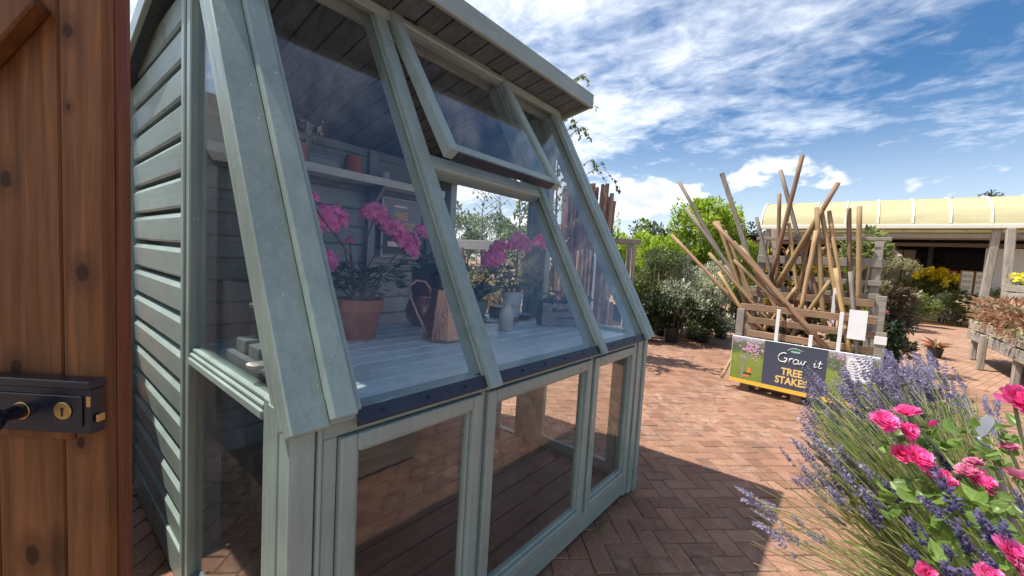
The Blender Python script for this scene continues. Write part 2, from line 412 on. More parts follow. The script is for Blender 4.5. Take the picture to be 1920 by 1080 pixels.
def vein(mat):
    nt = mat.node_tree; L = nt.links; p = nt.nodes['Principled BSDF']; src = p.inputs['Base Color'].links[0].from_socket
    tc = nt.nodes.new('ShaderNodeTexCoord'); sp = nt.nodes.new('ShaderNodeSeparateXYZ'); L.new(tc.outputs['Object'], sp.inputs[0])
    def mth(op, a, b=0.0, c=None):
        m = nt.nodes.new('ShaderNodeMath'); m.operation = op
        for i, v in enumerate((a, b, c)):
            if v is None: continue
            if isinstance(v, (int, float)): m.inputs[i].default_value = v
            else: L.new(v, m.inputs[i])
        return m.outputs[0]
    ax = mth('ABSOLUTE', sp.outputs[0]); mid = mth('LESS_THAN', ax, .018)
    side = mth('LESS_THAN', mth('FRACT', mth('MULTIPLY_ADD', ax, -5.0, mth('MULTIPLY', sp.outputs[2], 7.0))), .11)
    f = mth('MAXIMUM', mth('MULTIPLY', mid, .55), mth('MULTIPLY', side, .28))
    mx = nt.nodes.new('ShaderNodeMix'); mx.data_type = 'RGBA'; L.new(f, mx.inputs[0]); L.new(src, mx.inputs[6]); mx.inputs[7].default_value = (.36, .45, .16, 1)
    oi = nt.nodes.new('ShaderNodeObjectInfo'); sc = nt.nodes.new('ShaderNodeVectorMath'); sc.operation = 'SCALE'; L.new(mx.outputs[2], sc.inputs[0])
    mr = nt.nodes.new('ShaderNodeMapRange'); L.new(oi.outputs['Random'], mr.inputs[0]); mr.inputs[3].default_value = .5; mr.inputs[4].default_value = 1.1; L.new(mr.outputs[0], sc.inputs['Scale'])
    L.new(sc.outputs[0], p.inputs['Base Color'])
vein(M['rose_leaf'])
M['lav_leaf'] = m_leaf('grey green lavender stem', (.56, .62, .26), .3, (.38, .48, .15), .6, .5)
M['lav_straw'] = m_leaf('dry straw lavender stem', (.60, .53, .28), .3, (.44, .43, .19), .6, .4)
M['lav_flower'] = m_leaf('lavender blue calyx', (.34, .31, .43), .5, (.20, .18, .275), .7, .35)
M['lav_shade'] = m_leaf('shade darkened lavender calyx', (.13, .11, .23), .5, (.075, .065, .14), .7, .25)  # darker copy of the calyx: shade on the nearest spikes put into the colour
M['lav_pale'] = m_leaf('pale lavender bloom', (.46, .42, .56), .4, (.27, .245, .37), .7, .35)
M['pink'] = m_leaf('hot pink petal', (.88, .17, .47), .35, (.72, .08, .33), .5, .4)
M['pink_red'] = m_leaf('cherry pink petal', (.82, .08, .30), .35, (.76, .14, .40), .5, .4)
M['pink_pale'] = m_leaf('faded pink petal', (.72, .27, .42), .3, (.50, .14, .26), .6, .3)
M['pel_pink'] = m_leaf('magenta pink floret', (.98, .40, .72), .3, (.95, .24, .60), .5, .45)
M['white_fl'] = m_leaf('white floret', (.75, .75, .75), .15, (.6, .6, .62), .6, .3)
M['yellow_fl'] = m_leaf('yellow flower', (.92, .80, .06), .25, (.86, .72, .04), .6, .3)
M['far_leaf'] = m_leaf('far tree leaf', (.08, .115, .045), .4, (.05, .075, .03), .7, .3)

for k_ in ('pink', 'pink_red', 'pink_pale', 'pel_pink'):
    nt_p = M[k_].node_tree; p_ = nt_p.nodes['Principled BSDF']; src_ = p_.inputs['Base Color'].links[0].from_socket
    tc_ = nt_p.nodes.new('ShaderNodeTexCoord'); nz_ = nt_p.nodes.new('ShaderNodeTexNoise'); nz_.inputs['Scale'].default_value = 130; nz_.inputs['Detail'].default_value = 4; nt_p.links.new(tc_.outputs['Object'], nz_.inputs[0])
    mr_ = nt_p.nodes.new('ShaderNodeMapRange'); nt_p.links.new(nz_.outputs[0], mr_.inputs[0]); mr_.inputs[1].default_value = .48; mr_.inputs[2].default_value = .72; mr_.inputs[4].default_value = .55
    mx_ = nt_p.nodes.new('ShaderNodeMix'); mx_.data_type = 'RGBA'; nt_p.links.new(mr_.outputs[0], mx_.inputs[0]); nt_p.links.new(src_, mx_.inputs[6]); mx_.inputs[7].default_value = (.90, .50, .68, 1); nt_p.links.new(mx_.outputs[2], p_.inputs['Base Color'])
def m_glass(name, ior=1.55, tint=(.93, .96, .95), dust=.02, specks=0.0):
    t = MT(name); t.N.remove(t.p)
    tr = t.N.new('ShaderNodeBsdfTransparent'); tr.inputs[0].default_value = (*tint, 1)
    gl = t.N.new('ShaderNodeBsdfGlossy'); gl.inputs['Roughness'].default_value = 0.0
    fr = t.N.new('ShaderNodeFresnel'); gn = t.N.new('ShaderNodeNewGeometry')     # thin pane: same reflectance on both faces
    t.link(t.mr(gn.outputs['Backfacing'], 0, 1, ior, 1 / ior), fr.inputs[0])
    mx = t.N.new('ShaderNodeMixShader'); t.link(fr.outputs[0], mx.inputs[0]); t.link(tr.outputs[0], mx.inputs[1]); t.link(gl.outputs[0], mx.inputs[2])
    df = t.N.new('ShaderNodeBsdfDiffuse'); df.inputs[0].default_value = (.75, .77, .78, 1)
    n = t.noise(t.coord(), 7, 5, .65, 1.2); d = t.mr(n, .45, .8, dust * .35, dust * 2.2)
    if specks:
        s1 = t.noise(t.coord((1, 1, .6)), 170, 2, .6); s2 = t.noise(t.coord(), 3, 2)
        d = t.math('MAXIMUM', d, t.math('MULTIPLY', t.mr(s1, .68, .74), t.mr(s2, .35, .65, 0, specks)))
    mx2 = t.N.new('ShaderNodeMixShader'); t.link(d, mx2.inputs[0]); t.link(mx.outputs[0], mx2.inputs[1]); t.link(df.outputs[0], mx2.inputs[2])
    t.link(mx2.outputs[0], t.out.inputs[0]); return t.m
M['glass'] = m_glass('window glass', 1.5, (.98, .99, .985), .006)
M['glass_roof'] = m_glass('sloping glass', 1.56, (.99, .995, .993), .012, .07)
M['glass_side'] = m_glass('dusty side glass', 1.6, (.90, .93, .93), .012, .30)

def m_canopy():
    t = MT('yellowed canopy sheet'); n = t.noise(t.coord((.6, .6, 2)), 2, 4)
    c = t.ramp(n, [(.3, (.72, .67, .40)), (.7, (.82, .78, .54))]); t.color(c); t.rough(.45)
    tr = t.N.new('ShaderNodeBsdfTranslucent'); t.link(c, tr.inputs[0]); ms = t.N.new('ShaderNodeMixShader'); ms.inputs[0].default_value = .5
    t.link(t.p.outputs[0], ms.inputs[1]); t.link(tr.outputs[0], ms.inputs[2]); t.link(ms.outputs[0], t.out.inputs[0]); return t.m
M['canopy'] = m_canopy()
def m_copper(name, c, hammered):
    t = MT(name); v = t.coord()
    n = t.noise(v, 9, 4); t.color(t.ramp(n, [(.3, tuple(x * .55 for x in c)), (.7, c)])); t.p.inputs['Metallic'].default_value = .9
    t.rough(t.mr(n, .3, .7, .24, .42))
    vo = t.N.new('ShaderNodeTexVoronoi'); vo.inputs['Scale'].default_value = 75; t.link(v, vo.inputs[0])
    t.bump(vo.outputs['Distance'], hammered, .006); return t.m
M['copper'] = m_copper('hammered copper', (.62, .34, .23), .16)
M['copper_old'] = m_copper('tarnished copper', (.52, .28, .21), .15)

def brick_tint(t, rr, n):
    return t.ramp(rr, [(0.0, (.215, .103, .063)), (.3, (.275, .136, .082)), (.6, (.325, .166, .102)), (.85, (.285, .149, .097)), (1.0, (.205, .108, .068))])
def m_brick():
    t = MT('clay paving brick'); v = t.coord(kind='Generated')
    g = t.N.new('ShaderNodeNewGeometry')
    rr = t.math('FRACT', t.math('ADD', t.math('MULTIPLY', t.rnd_obj(), 3.7), t.math('MULTIPLY', g.outputs['Random Per Island'], 5.3)))
    n1 = t.noise(g.outputs['Position'], 2.2, 5, .6); n2 = t.noise(g.outputs['Position'], 60, 4, .7); n3 = t.noise(g.outputs['Position'], 9, 5, .65, .8)
    c = _scale(t, brick_tint(t, rr, n1), t.math('MULTIPLY', t.mr(n1, .3, .7, .85, 1.15), t.mr(n2, .25, .75, .75, 1.22)))
    c = t.mix(t.math('MULTIPLY', t.mr(n3, .46, .66, 0, .55), t.mr(t.noise(g.outputs['Position'], .8, 4, .6), .42, .62)), c, (.56, .42, .29))          # pale worn bloom
    sp = t.noise(g.outputs['Position'], 150, 2, .5)
    c = t.mix(t.mr(sp, .70, .74, 0, .7), c, (.10, .075, .06)); c = t.mix(t.mr(sp, .30, .26, 0, .6), c, (.55, .45, .36))
    gr = t.noise(g.outputs['Position'], 3.3, 5, .7, .5)
    c = t.mix(t.mr(gr, .56, .70, 0, .55), c, (.15, .095, .065))          # old oil and foot grime
    t.color(c); t.rough(.82); t.bump(t.math('ADD', n2, t.math('MULTIPLY', n3, .6)), .7, .008); return t.m
M['brick'] = m_brick()
def m_ground():
    t = MT('paving ground'); g = t.N.new('ShaderNodeNewGeometry')
    mp = t.N.new('ShaderNodeMapping'); mp.inputs['Rotation'].default_value = (0, 0, R_(18)); t.link(g.outputs['Position'], mp.inputs[0])
    br = t.N.new('ShaderNodeTexBrick'); t.link(mp.outputs[0], br.inputs[0]); br.inputs['Scale'].default_value = 1.0
    br.inputs['Brick Width'].default_value = .2; br.inputs['Row Height'].default_value = .1; br.inputs['Mortar Size'].default_value = .004
    br.inputs['Color1'].default_value = (.32, .175, .11, 1); br.inputs['Color2'].default_value = (.40, .235, .155, 1); br.inputs['Mortar'].default_value = (.10, .07, .05, 1)
    n1 = t.noise(g.outputs['Position'], 1.1, 5, .6); n2 = t.noise(g.outputs['Position'], 40, 4, .7)
    c = _scale(t, br.outputs[0], t.math('MULTIPLY', t.mr(n1, .3, .7, .85, 1.18), t.mr(n2, .25, .75, .8, 1.2)))
    # bedding sand between the laid bricks near the camera
    ln = t.N.new('ShaderNodeVectorMath'); ln.operation = 'DISTANCE'; t.link(g.outputs['Position'], ln.inputs[0]); ln.inputs[1].default_value = (1.2, .6, 0)
    sand = _scale(t, t.ramp(t.noise(g.outputs['Position'], 5, 5, .7), [(.38, (.055, .038, .026)), (.55, (.15, .10, .07)), (.72, (.42, .32, .23))]), 1.0)
    c = t.mix(t.mr(ln.outputs['Value'], 7.55, 7.6), sand, c)
    t.color(c); t.rough(.85); t.bump(n2, .4, .006); return t.m
M['ground'] = m_ground()
def m_photo():
    """printed picture of a blossoming tree in a green field"""
    t = MT('printed orchard picture'); tc = t.N.new('ShaderNodeTexCoord'); sp = t.N.new('ShaderNodeSeparateXYZ'); t.link(tc.outputs['Object'], sp.inputs[0])
    z = sp.outputs[2]; n = t.noise(tc.outputs['Object'], 14, 4, .6); n2 = t.noise(tc.outputs['Object'], 55, 4, .7)
    zz = t.math('ADD', z, t.math('MULTIPLY', n, .10))
    c = t.ramp(t.mr(zz, .14, .73), [(.0, (.20, .27, .05)), (.42, (.26, .33, .07)), (.50, (.13, .18, .06)), (.58, (.11, .14, .07)), (.72, (.18, .22, .13)), (.80, (.52, .55, .62)), (1.0, (.62, .62, .70))])
    c = _scale(t, c, t.mr(n2, .25, .75, .65, 1.3)); t.color(c); t.rough(.4); return t.m
M['photo'] = m_photo()

# ------------------------------------------------------------------ ground
mb = MB(); G = 600
mb.add([(-G, -G, -.007), (G, -G, -.007), (G, G, -.007), (-G, G, -.007)], [(0, 1, 2, 3)])
ground = mb.build('paving', M['ground'], kind='structure')

def brick_geo(o, ax, ay, h, ch=.004):
    """chamfered brick: footprint vectors ax, ay from corner o, top at height h"""
    o = np.array((*o, 0.0)); ax = np.array((*ax, 0.0)); ay = np.array((*ay, 0.0)); ux = unit(ax) * ch; uy = unit(ay) * ch
    z0 = np.array((0, 0, -.012)); z1 = np.array((0, 0, h - ch)); z2 = np.array((0, 0, h))
    P = [o, o + ax, o + ax + ay, o + ay]; Q = [o + ux + uy, o + ax - ux + uy, o + ax + ay - ux - uy, o + ay + ux - uy]
    vs = [p + z0 for p in P] + [p + z1 for p in P] + [q + z2 for q in Q]
    fs = [(i, (i + 1) % 4, (i + 1) % 4 + 4, i + 4) for i in range(4)] + [(i + 4, (i + 1) % 4 + 4, (i + 1) % 4 + 8, i + 8) for i in range(4)] + [(8, 9, 10, 11)]
    return vs, fs
def lay_bricks():
    W = .1; J = .0042; c45 = math.cos(R_(45)); cells = []
    def w(x, y): return ((x * c45 - y * c45) * W + .03, (x * c45 + y * c45) * W - .02)
    for x in range(-70, 110):
        for y in range(-110, 70):
            c = (x - y) % 4
            if c == 0: rect = (x, y, 2, 1)
            elif c == 3: rect = (x, y, 1, 2)
            else: continue
            cx, cy = w(x + rect[2] / 2, y + rect[3] / 2)
            if (cx - 1.2) ** 2 + (cy - .6) ** 2 > 7.55 ** 2 or cy < -4 or cx < -1.2: continue
            if .55 < cx < 2.3 and 1.1 < cy < 2.85: continue
            if cx > 6.6 and cy > 1.9 + (cx - 6.6) * .3 and False: continue
            cells.append((cx, cy, rect))
    vis = []
    for k, (cx, cy, rect) in enumerate(cells):
        px, py, d = pix((cx, cy, 0))
        if d > .2 and -20 < px < 1940 and py < 1110 and px > 1000:
            behind = (cx - .38) > 0 and cy > .93 and px < 1195
            if not behind and not (px > 1640 and py > 700): vis.append((d, k))
    vis.sort(); near = {k for _, k in vis[:300]}
    mbs = MB(); shared = {}
    for k, (cx, cy, rect) in enumerate(cells):
        o = w(rect[0] + J / W / 2, rect[1] + J / W / 2); e = w(rect[0] + rect[2] - J / W / 2, rect[1] + J / W / 2); f = w(rect[0] + J / W / 2, rect[1] + rect[3] - J / W / 2)
        ax = (e[0] - o[0], e[1] - o[1]); ay = (f[0] - o[0], f[1] - o[1])
        h = random.uniform(-.0028, .0024)
        if k in near:
            key = rect[2]
            if key not in shared:
                b = MB(); b.add(*brick_geo((-(ax[0] + ay[0]) / 2, -(ax[1] + ay[1]) / 2), ax, ay, 0.0)); ob = b.build('brick', M['brick'], None); shared[key] = ob.data; ob.location = (cx, cy, h)
            else:
                ob = bpy.data.objects.new('brick', shared[key]); col.objects.link(ob); ob.location = (cx, cy, h)
            ob.rotation_euler = (random.uniform(-.006, .006), random.uniform(-.006, .006), random.uniform(-.006, .006)); ob.parent = ground
        else:
            mbs.add(*brick_geo(o, ax, ay, h))
    mbs.build('bricks', M['brick'], ground, kind='stuff')
lay_bricks()

# ------------------------------------------------------------------ the potting shed
X0, X1, YF, YB = .385, 2.475, .93, 2.97
shed = thing('potting_shed', ((X0 + X1) / 2, (YF + YB) / 2, 0), 'sage green timber potting shed with sloping glass front and open roof vent', 'potting shed')
def part(mb, name, mat, parent=None, bevel=.003, **k): return mb.build(name, M[mat] if isinstance(mat, str) else mat, parent or shed, bevel=bevel, **k)
def B(name, mat, x0, x1, y0, y1, z0, z1, bevel=.003, parent=None, **k):
    return part(MB().box(x0, x1, y0, y1, z0, z1), name, mat, parent, bevel, **k)
# sloping front frame
SO = np.array((0, .915, 1.0)); SU = np.array((0, math.cos(R_(61.3)), math.sin(R_(61.3)))); SN = np.array((0, -math.sin(R_(61.3)), math.cos(R_(61.3)))); SL = 1.66
def S(x, s, t): return np.array((x, 0, 0)) + SO + SU * s + SN * t
def slab(mb, x0, x1, s0, s1, t0, t1): return mb.obox(S(x0, s0, t0), (x1 - x0, 0, 0), SU * (s1 - s0), SN * (t1 - t0))
def zr(y): return 2.505 - .21 * (y - 1.48)        # underside of the roof boards

# floor
fy = .99
while fy < 2.88:
    B('floor_board', 'floor', .44, 2.42, fy + .003, fy + .137, .052, .075, .003); fy += .14
B('floor_bearer', 'floor', .43, 2.43, 1.2, 1.28, 0, .051); B('floor_bearer', 'floor', .43, 2.43, 2.5, 2.58, 0, .051)
# front: bottom rail, sill, posts, three fixed windows
B('bottom_rail', 'sage_x', .455, 2.302, .928, .985, .035, .145)
B('top_rail', 'sage_x', .455, 2.302, .924, .985, .945, .985)
mb = MB().box(.385, .443, .93, .99, 0, .985); mb.box(.446, .456, .921, .98, 0, .975); mb.box(.458, .495, .927, .98, .145, .945)
part(mb, 'corner_post', 'sage_z')
mb = MB().box(2.304, 2.342, .926, .985, .02, .985); mb.box(2.345, 2.395, .916, .985, .02, .985); mb.box(2.398, 2.43, .924, .985, .02, .98); mb.box(2.433, 2.475, .912, .99, 0, .985)
part(mb, 'corner_post', 'sage_z')
B('mullion', 'sage_z', 1.003, 1.026, .927, .985, .145, .945); B('mullion', 'sage_z', 1.774, 1.802, .927, .985, .145, .945)
def sash(x0, x1, z0, z1, y, fw=.045):
    mb = MB(); d = .05
    mb.box(x0, x0 + fw, y, y + d, z0, z1); mb.box(x1 - fw, x1, y, y + d, z0, z1)
    mb.box(x0 + fw, x1 - fw, y, y + d, z1 - fw, z1); mb.box(x0 + fw, x1 - fw, y, y + d, z0, z0 + fw)
    b = .012; xi0, xi1, zi0, zi1 = x0 + fw, x1 - fw, z0 + fw, z1 - fw
    mb.box(xi0, xi0 + b, y + .014, y + .04, zi0, zi1); mb.box(xi1 - b, xi1, y + .014, y + .04, zi0, zi1)
    mb.box(xi0 + b, xi1 - b, y + .014, y + .04, zi1 - b, zi1); mb.box(xi0 + b, xi1 - b, y + .014, y + .04, zi0, zi0 + b)
    w = part(mb, 'window', 'sage_z', bevel=.005, seg=2)
    MB().box(xi0 + .006, xi1 - .006, y + .026, y + .030, zi0 + .006, zi1 - .006).build('pane', M['glass'], w)
    return w
sash(.497, 1.0, .148, .942, .912); sash(1.028, 1.772, .148, .942, .912); sash(1.804, 2.300, .148, .942, .912)
# flashing below the glass and its screws
mb = MB(); slab(mb, .53, 2.42, -.034, .006, .006, .012); mb.box(.53, 2.42, .898, .903, .967, .985); fl = part(mb, 'flashing', 'flash', bevel=.001)
for k in range(13):
    p = S(.60 + k * .148, -.014, .0125); MB().tube([p, p + SN * .004], .004, 8).build('screw', M['black'], fl)
B('sill', 'sage_x', .46, 2.43, .905, 1.0, .986, .998)
# left bargeboard on the slope: wide board, cover strip and glazing bead
mb = MB(); slab(mb, .372, .462, -.02, SL + .02, -.03, .012); part(mb, 'bargeboard', 'sage_z', bevel=.004)
mb = MB(); slab(mb, .458, .52, -.01, SL + .02, .013, .040); slab(mb, .521, .538, .0, SL + .02, .000, .028); part(mb, 'cover_strip', 'sage_z', bevel=.005, seg=2)
mb = MB(); slab(mb, .385, .46, .0, SL, -.105, -.032); part(mb, 'rafter', 'sage_z')
mb = MB(); slab(mb, .372, .383, .0, SL, -.055, -.034); part(mb, 'edge_bead', 'sage_z')
# glazing bars and right-hand rafter
for xa, xb in ((.992, 1.050), (1.800, 1.845)):
    mb = MB(); slab(mb, xa, xb, -.045, SL, .002, .030); slab(mb, xa + .012, xb - .012, .02, SL, -.07, -.004); slab(mb, xa - .007, xa - .001, .0, SL, .001, .012); part(mb, 'glazing_bar', 'sage_z', bevel=.004, seg=2)
mb = MB(); slab(mb, 2.372, 2.412, -.04, SL, .004, .036); slab(mb, 2.380, 2.440, .0, SL, -.085, -.002); part(mb, 'rafter', 'sage_z', bevel=.004)
mb = MB(); slab(mb, 2.414, 2.434, -.03, SL, .0, .020); slab(mb, 2.436, 2.486, -.03, SL, -.03, .030); part(mb, 'bargeboard', 'sage_z', bevel=.004)
# head beam
mb = MB(); slab(mb, .46, 2.42, SL - .03, SL + .05, -.07, .0); part(mb, 'head_beam', 'sage_x')
# vent rail
SV = .872
mb = MB(); slab(mb, 1.052, 1.798, SV - .03, SV + .028, -.05, .020); slab(mb, 1.052, 1.798, SV + .030, SV + .05, -.05, .004); part(mb, 'vent_rail', 'sage_x', bevel=.004)
# sloping panes
for xa, xb, s0, s1 in ((.538, .996, .0, SL - .02), (1.046, 1.804, .0, SV - .02), (1.840, 2.376, .0, SL - .02)):
    mb = MB(); slab(mb, xa, xb, s0, s1, -.004, .0); part(mb, 'pane', 'glass_roof', bevel=0)
# the propped open vent sash
hy = SO + SU * (SL - .01) + SN * .034
va = R_(61.3 - 5.2); VU = -np.array((0, math.cos(va), math.sin(va))); VN = np.array((0, -math.sin(va), math.cos(va)))
def vslab(mb, x0, x1, s0, s1, t0, t1): return mb.obox(np.array((x0, 0, 0)) + hy + VU * s0 + VN * t0, (x1 - x0, 0, 0), VU * (s1 - s0), VN * (t1 - t0))
VL_ = .80; vx0, vx1 = 1.066, 1.848
mb = MB(); vslab(mb, vx0, vx0 + .045, 0, VL_, -.03, .022); vslab(mb, vx1 - .045, vx1, 0, VL_, -.03, .022)
vslab(mb, vx0 + .045, vx1 - .045, 0, .06, -.03, .022); vslab(mb, vx0 + .045, vx1 - .045, VL_ - .050, VL_ - .012, -.03, .014)
vent = part(mb, 'vent_sash', 'sage_z', bevel=.004, seg=2)
mb = MB(); vslab(mb, vx0 + .045, vx1 - .045, .06, VL_ - .051, .004, .008); mb.build('pane', M['glass_roof'], vent)
mb = MB(); vslab(mb, vx0 + .05, vx1 - .05, VL_ - .0115, VL_ - .003, -.032, .010); mb.build('drip_strip', M['flash'], vent)
for hx in (1.13, 1.72):
    mb = MB(); vslab(mb, hx, hx + .075, -.012, .022, .0225, .028); vslab(mb, hx, hx + .075, -.016, -.008, .01, .034); mb.build('hinge', M['black'], vent)
# roof: fascia, bargeboards, boarded underside, felt
B('fascia', 'sage_x', .335, 2.545, 1.452, 1.478, 2.472, 2.566, .004)
for xa, xb in ((.335, .355), (2.525, 2.545)):
    mb = MB().prism([(xa, 1.479, zr(1.479) - .032), (xa, 3.10, zr(3.10) - .032), (xa, 3.10, zr(3.10) + .05), (xa, 1.479, zr(1.479) + .05)], (xb - xa, 0, 0)); part(mb, 'bargeboard', 'sage_y', bevel=.003)
B('rear_fascia', 'sage_x', .356, 2.524, 3.08, 3.10, zr(3.1) - .03, zr(3.1) + .045)
cx = .358
while cx < 2.50:
    cw = min(.117, 2.522 - cx)
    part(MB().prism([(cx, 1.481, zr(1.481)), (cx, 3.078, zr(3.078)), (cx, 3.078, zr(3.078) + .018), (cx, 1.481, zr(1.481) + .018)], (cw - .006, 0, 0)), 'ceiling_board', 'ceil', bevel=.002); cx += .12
part(MB().prism([(.338, 1.4785, zr(1.4785) + .0505), (.338, 3.11, zr(3.11) + .0505), (.338, 3.11, zr(3.11) + .058), (.338, 1.4785, zr(1.4785) + .058)], (2.204, 0, 0)), 'roof_felt', 'felt', bevel=0)
B('fillet', 'sage_x', .47, 2.42, 1.655, 1.69, zr(1.68) - .045, zr(1.68) - .002)

# left side wall: shiplap boards cut to the roof slope
def shiplap(k, z0, H=.1365):
    prof = [(.4110, .000), (.404, .009), (.400, .097), (.4130, .1165), (.450, .118), (.450, .000)]   # x, z within a board
    ya, yb = 1.903, 2.955
    zs = [z0 + p[1] for p in prof]; ye = [min(yb, (2.505 - .003 - z) / .21 + 1.48) for z in zs]
    if min(ye) < ya + .05: return
    n = len(prof); vs = [(p[0], ya, z) for p, z in zip(prof, zs)] + [(p[0], e, z) for p, z, e in zip(prof, zs, ye)]
    fs = [tuple(range(n)), tuple(range(2 * n - 1, n - 1, -1))] + [(i, i + n, (i + 1) % n + n, (i + 1) % n) for i in range(n)]
    part(MB().add(vs, fs), 'wall_board', 'sage_y', bevel=0)
for k in range(17): shiplap(k, .165 - .0 + k * .1362 - .0)
part(MB().prism([(.4515, 1.9, .06), (.4515, 2.985, .06), (.4515, 2.985, zr(2.985) - .005), (.4515, 1.9, zr(1.9) - .005)], (.004, 0, 0)), 'gap_shade_sheet', 'black', bevel=0)  # black sheet behind the boards: shade in the gaps given as colour
part(MB().prism([(.4565, 1.9, .08), (.4565, 2.93, .08), (.4565, 2.93, zr(2.93) - .005), (.4565, 1.9, zr(1.9) - .005)], (.008, 0, 0)), 'wall_lining', 'lining', bevel=0)
B('plinth_board', 'sage_y', .396, .43, 1.903, 2.955, .02, .163)
mb = MB().box(.386, .449, 2.957, 3.0, .02, zr(2.98) - .02); part(mb, 'corner_post', 'sage_z')
mb = MB().box(.386, .425, 1.862, 1.900, 0, zr(1.88) - .005); mb.box(.398, .44, 1.846, 1.861, 0, zr(1.86) - .005); mb.box(.390, .44, 1.800, 1.845, 0, zr(1.82) - .005); part(mb, 'side_post', 'sage_z', bevel=.004)
mb = MB().box(.383, .425, .992, 1.058, 0, 1.02); mb.box(.392, .44, 1.061, 1.108, 0, 1.02); part(mb, 'side_post', 'sage_z', bevel=.004)
mb = MB().box(.387, .44, 1.109, 1.799, .958, .984); mb.box(.392, .44, 1.109, 1.799, .985, 1.000); mb.box(.399, .44, 1.109, 1.799, 1.001, 1.016); part(mb, 'side_sill', 'sage_y', bevel=.004)
B('side_bottom_rail', 'sage_y', .39, .44, 1.109, 1.799, .02, .15)
part(MB().box(.412, .416, 1.109, 1.799, .15, .958), 'pane', 'glass_side', bevel=0)
part(MB().prism([(.412, 1.0, 1.017), (.412, 1.798, 1.017), (.412, 1.798, 2.42), (.412, 1.70, 2.42)], (.004, 0, 0)), 'pane', 'glass_side', bevel=0)

# right end wall: low glazed panel, triangle of glass, post, open doorway, rear post
mb = MB().box(2.40, 2.44, .992, 1.04, 0, 1.08); part(mb, 'end_post', 'sage_z')
B('end_bottom_rail', 'sage_y', 2.39, 2.44, 1.045, 1.66, .02, .085); B('end_sill', 'sage_y', 2.385, 2.46, 1.045, 1.66, .975, 1.012)
mb = MB(); y0, y1, z0, z1 = 1.045, 1.66, .088, .972; f_ = .055
mb.box(2.395, 2.435, y0, y0 + f_, z0, z1); mb.box(2.395, 2.435, y1 - f_, y1, z0, z1); mb.box(2.395, 2.435, y0 + f_, y1 - f_, z0, z0 + f_); mb.box(2.395, 2.435, y0 + f_, y1 - f_, z1 - f_, z1)
w = part(mb, 'window', 'sage_z', bevel=.004); MB().box(2.413, 2.417, y0 + f_, y1 - f_, z0 + f_, z1 - f_).build('pane', M['glass'], w)
part(MB().prism([(2.425, 1.02, 1.013), (2.425, 1.66, 1.013), (2.425, 1.66, 2.35)], (.004, 0, 0)), 'pane', 'glass', bevel=0)
mb = MB().box(2.385, 2.45, 1.662, 1.72, 0, 2.46); mb.box(2.397, 2.47, 1.722, 1.80, 0, 2.43); mb.box(2.39, 2.46, 1.802, 1.85, 0, 2.42); part(mb, 'door_jamb', 'sage_z', bevel=.004)
mb = MB().box(2.39, 2.46, 2.69, 2.76, 0, 2.235); mb.box(2.40, 2.47, 2.762, 2.86, 0, 2.21); mb.box(2.385, 2.475, 2.862, 2.97, 0, 2.19); part(mb, 'door_jamb', 'sage_z', bevel=.004)
part(MB().prism([(2.39, 1.851, 2.02), (2.39, 2.689, 2.02), (2.39, 2.689, zr(2.69) - .004), (2.39, 1.851, zr(1.851) - .004)], (.06, 0, 0)), 'door_header', 'sage_y')
B('threshold', 'sage_y', 2.385, 2.46, 1.851, 2.689, .02, .075)

# back wall boards, studs, shelf
z = .08
while z < 2.16:
    B('back_board', 'lining', .468, 2.384, 2.935 + 0, 2.955, z + .003, min(z + .1335, 2.19), .006); z += .1365
B('back_wall_skin', 'sage_x', .468, 2.384, 2.957, 2.968, .03, 2.185, 0)
for sx in (.60, 1.735, 2.31): B('stud', 'lining', sx, sx + .062, 2.89, 2.934, .08, 2.175)
B('shelf', 'bench', .47, 2.30, 2.68, 2.889, 1.895, 1.925, .004); B('shelf_lip', 'bench', .47, 2.30, 2.663, 2.679, 1.885, 1.940, .003)
for sx in (.61, 1.74): part(MB().prism([(sx, 2.889, 1.70), (sx, 2.889, 1.894), (sx, 2.70, 1.894)], (.03, 0, 0)), 'shelf_bracket', 'lining')
# bench
by = 1.02; BZ = .992
B('bench_front', 'bench', .45, 2.383, 1.0 - .013, 1.125, BZ - .022, BZ, .004)
by = 1.131
while by < 1.98:
    B('bench_slat', 'bench', .45, 2.383, by, by + .092, BZ - .022, BZ, .004); by += .1005
B('bench_rail', 'lining', .45, 2.383, 1.03, 1.07, .88, .969); B('bench_rail', 'lining', .45, 2.383, 1.90, 1.94, .88, .969)
mb = MB().box(.46, .52, 1.90, 1.96, .076, .969); part(mb, 'bench_leg', 'lining'); mb = MB().box(2.30, 2.36, 1.96, 2.02, .076, .969); part(mb, 'bench_leg', 'lining')

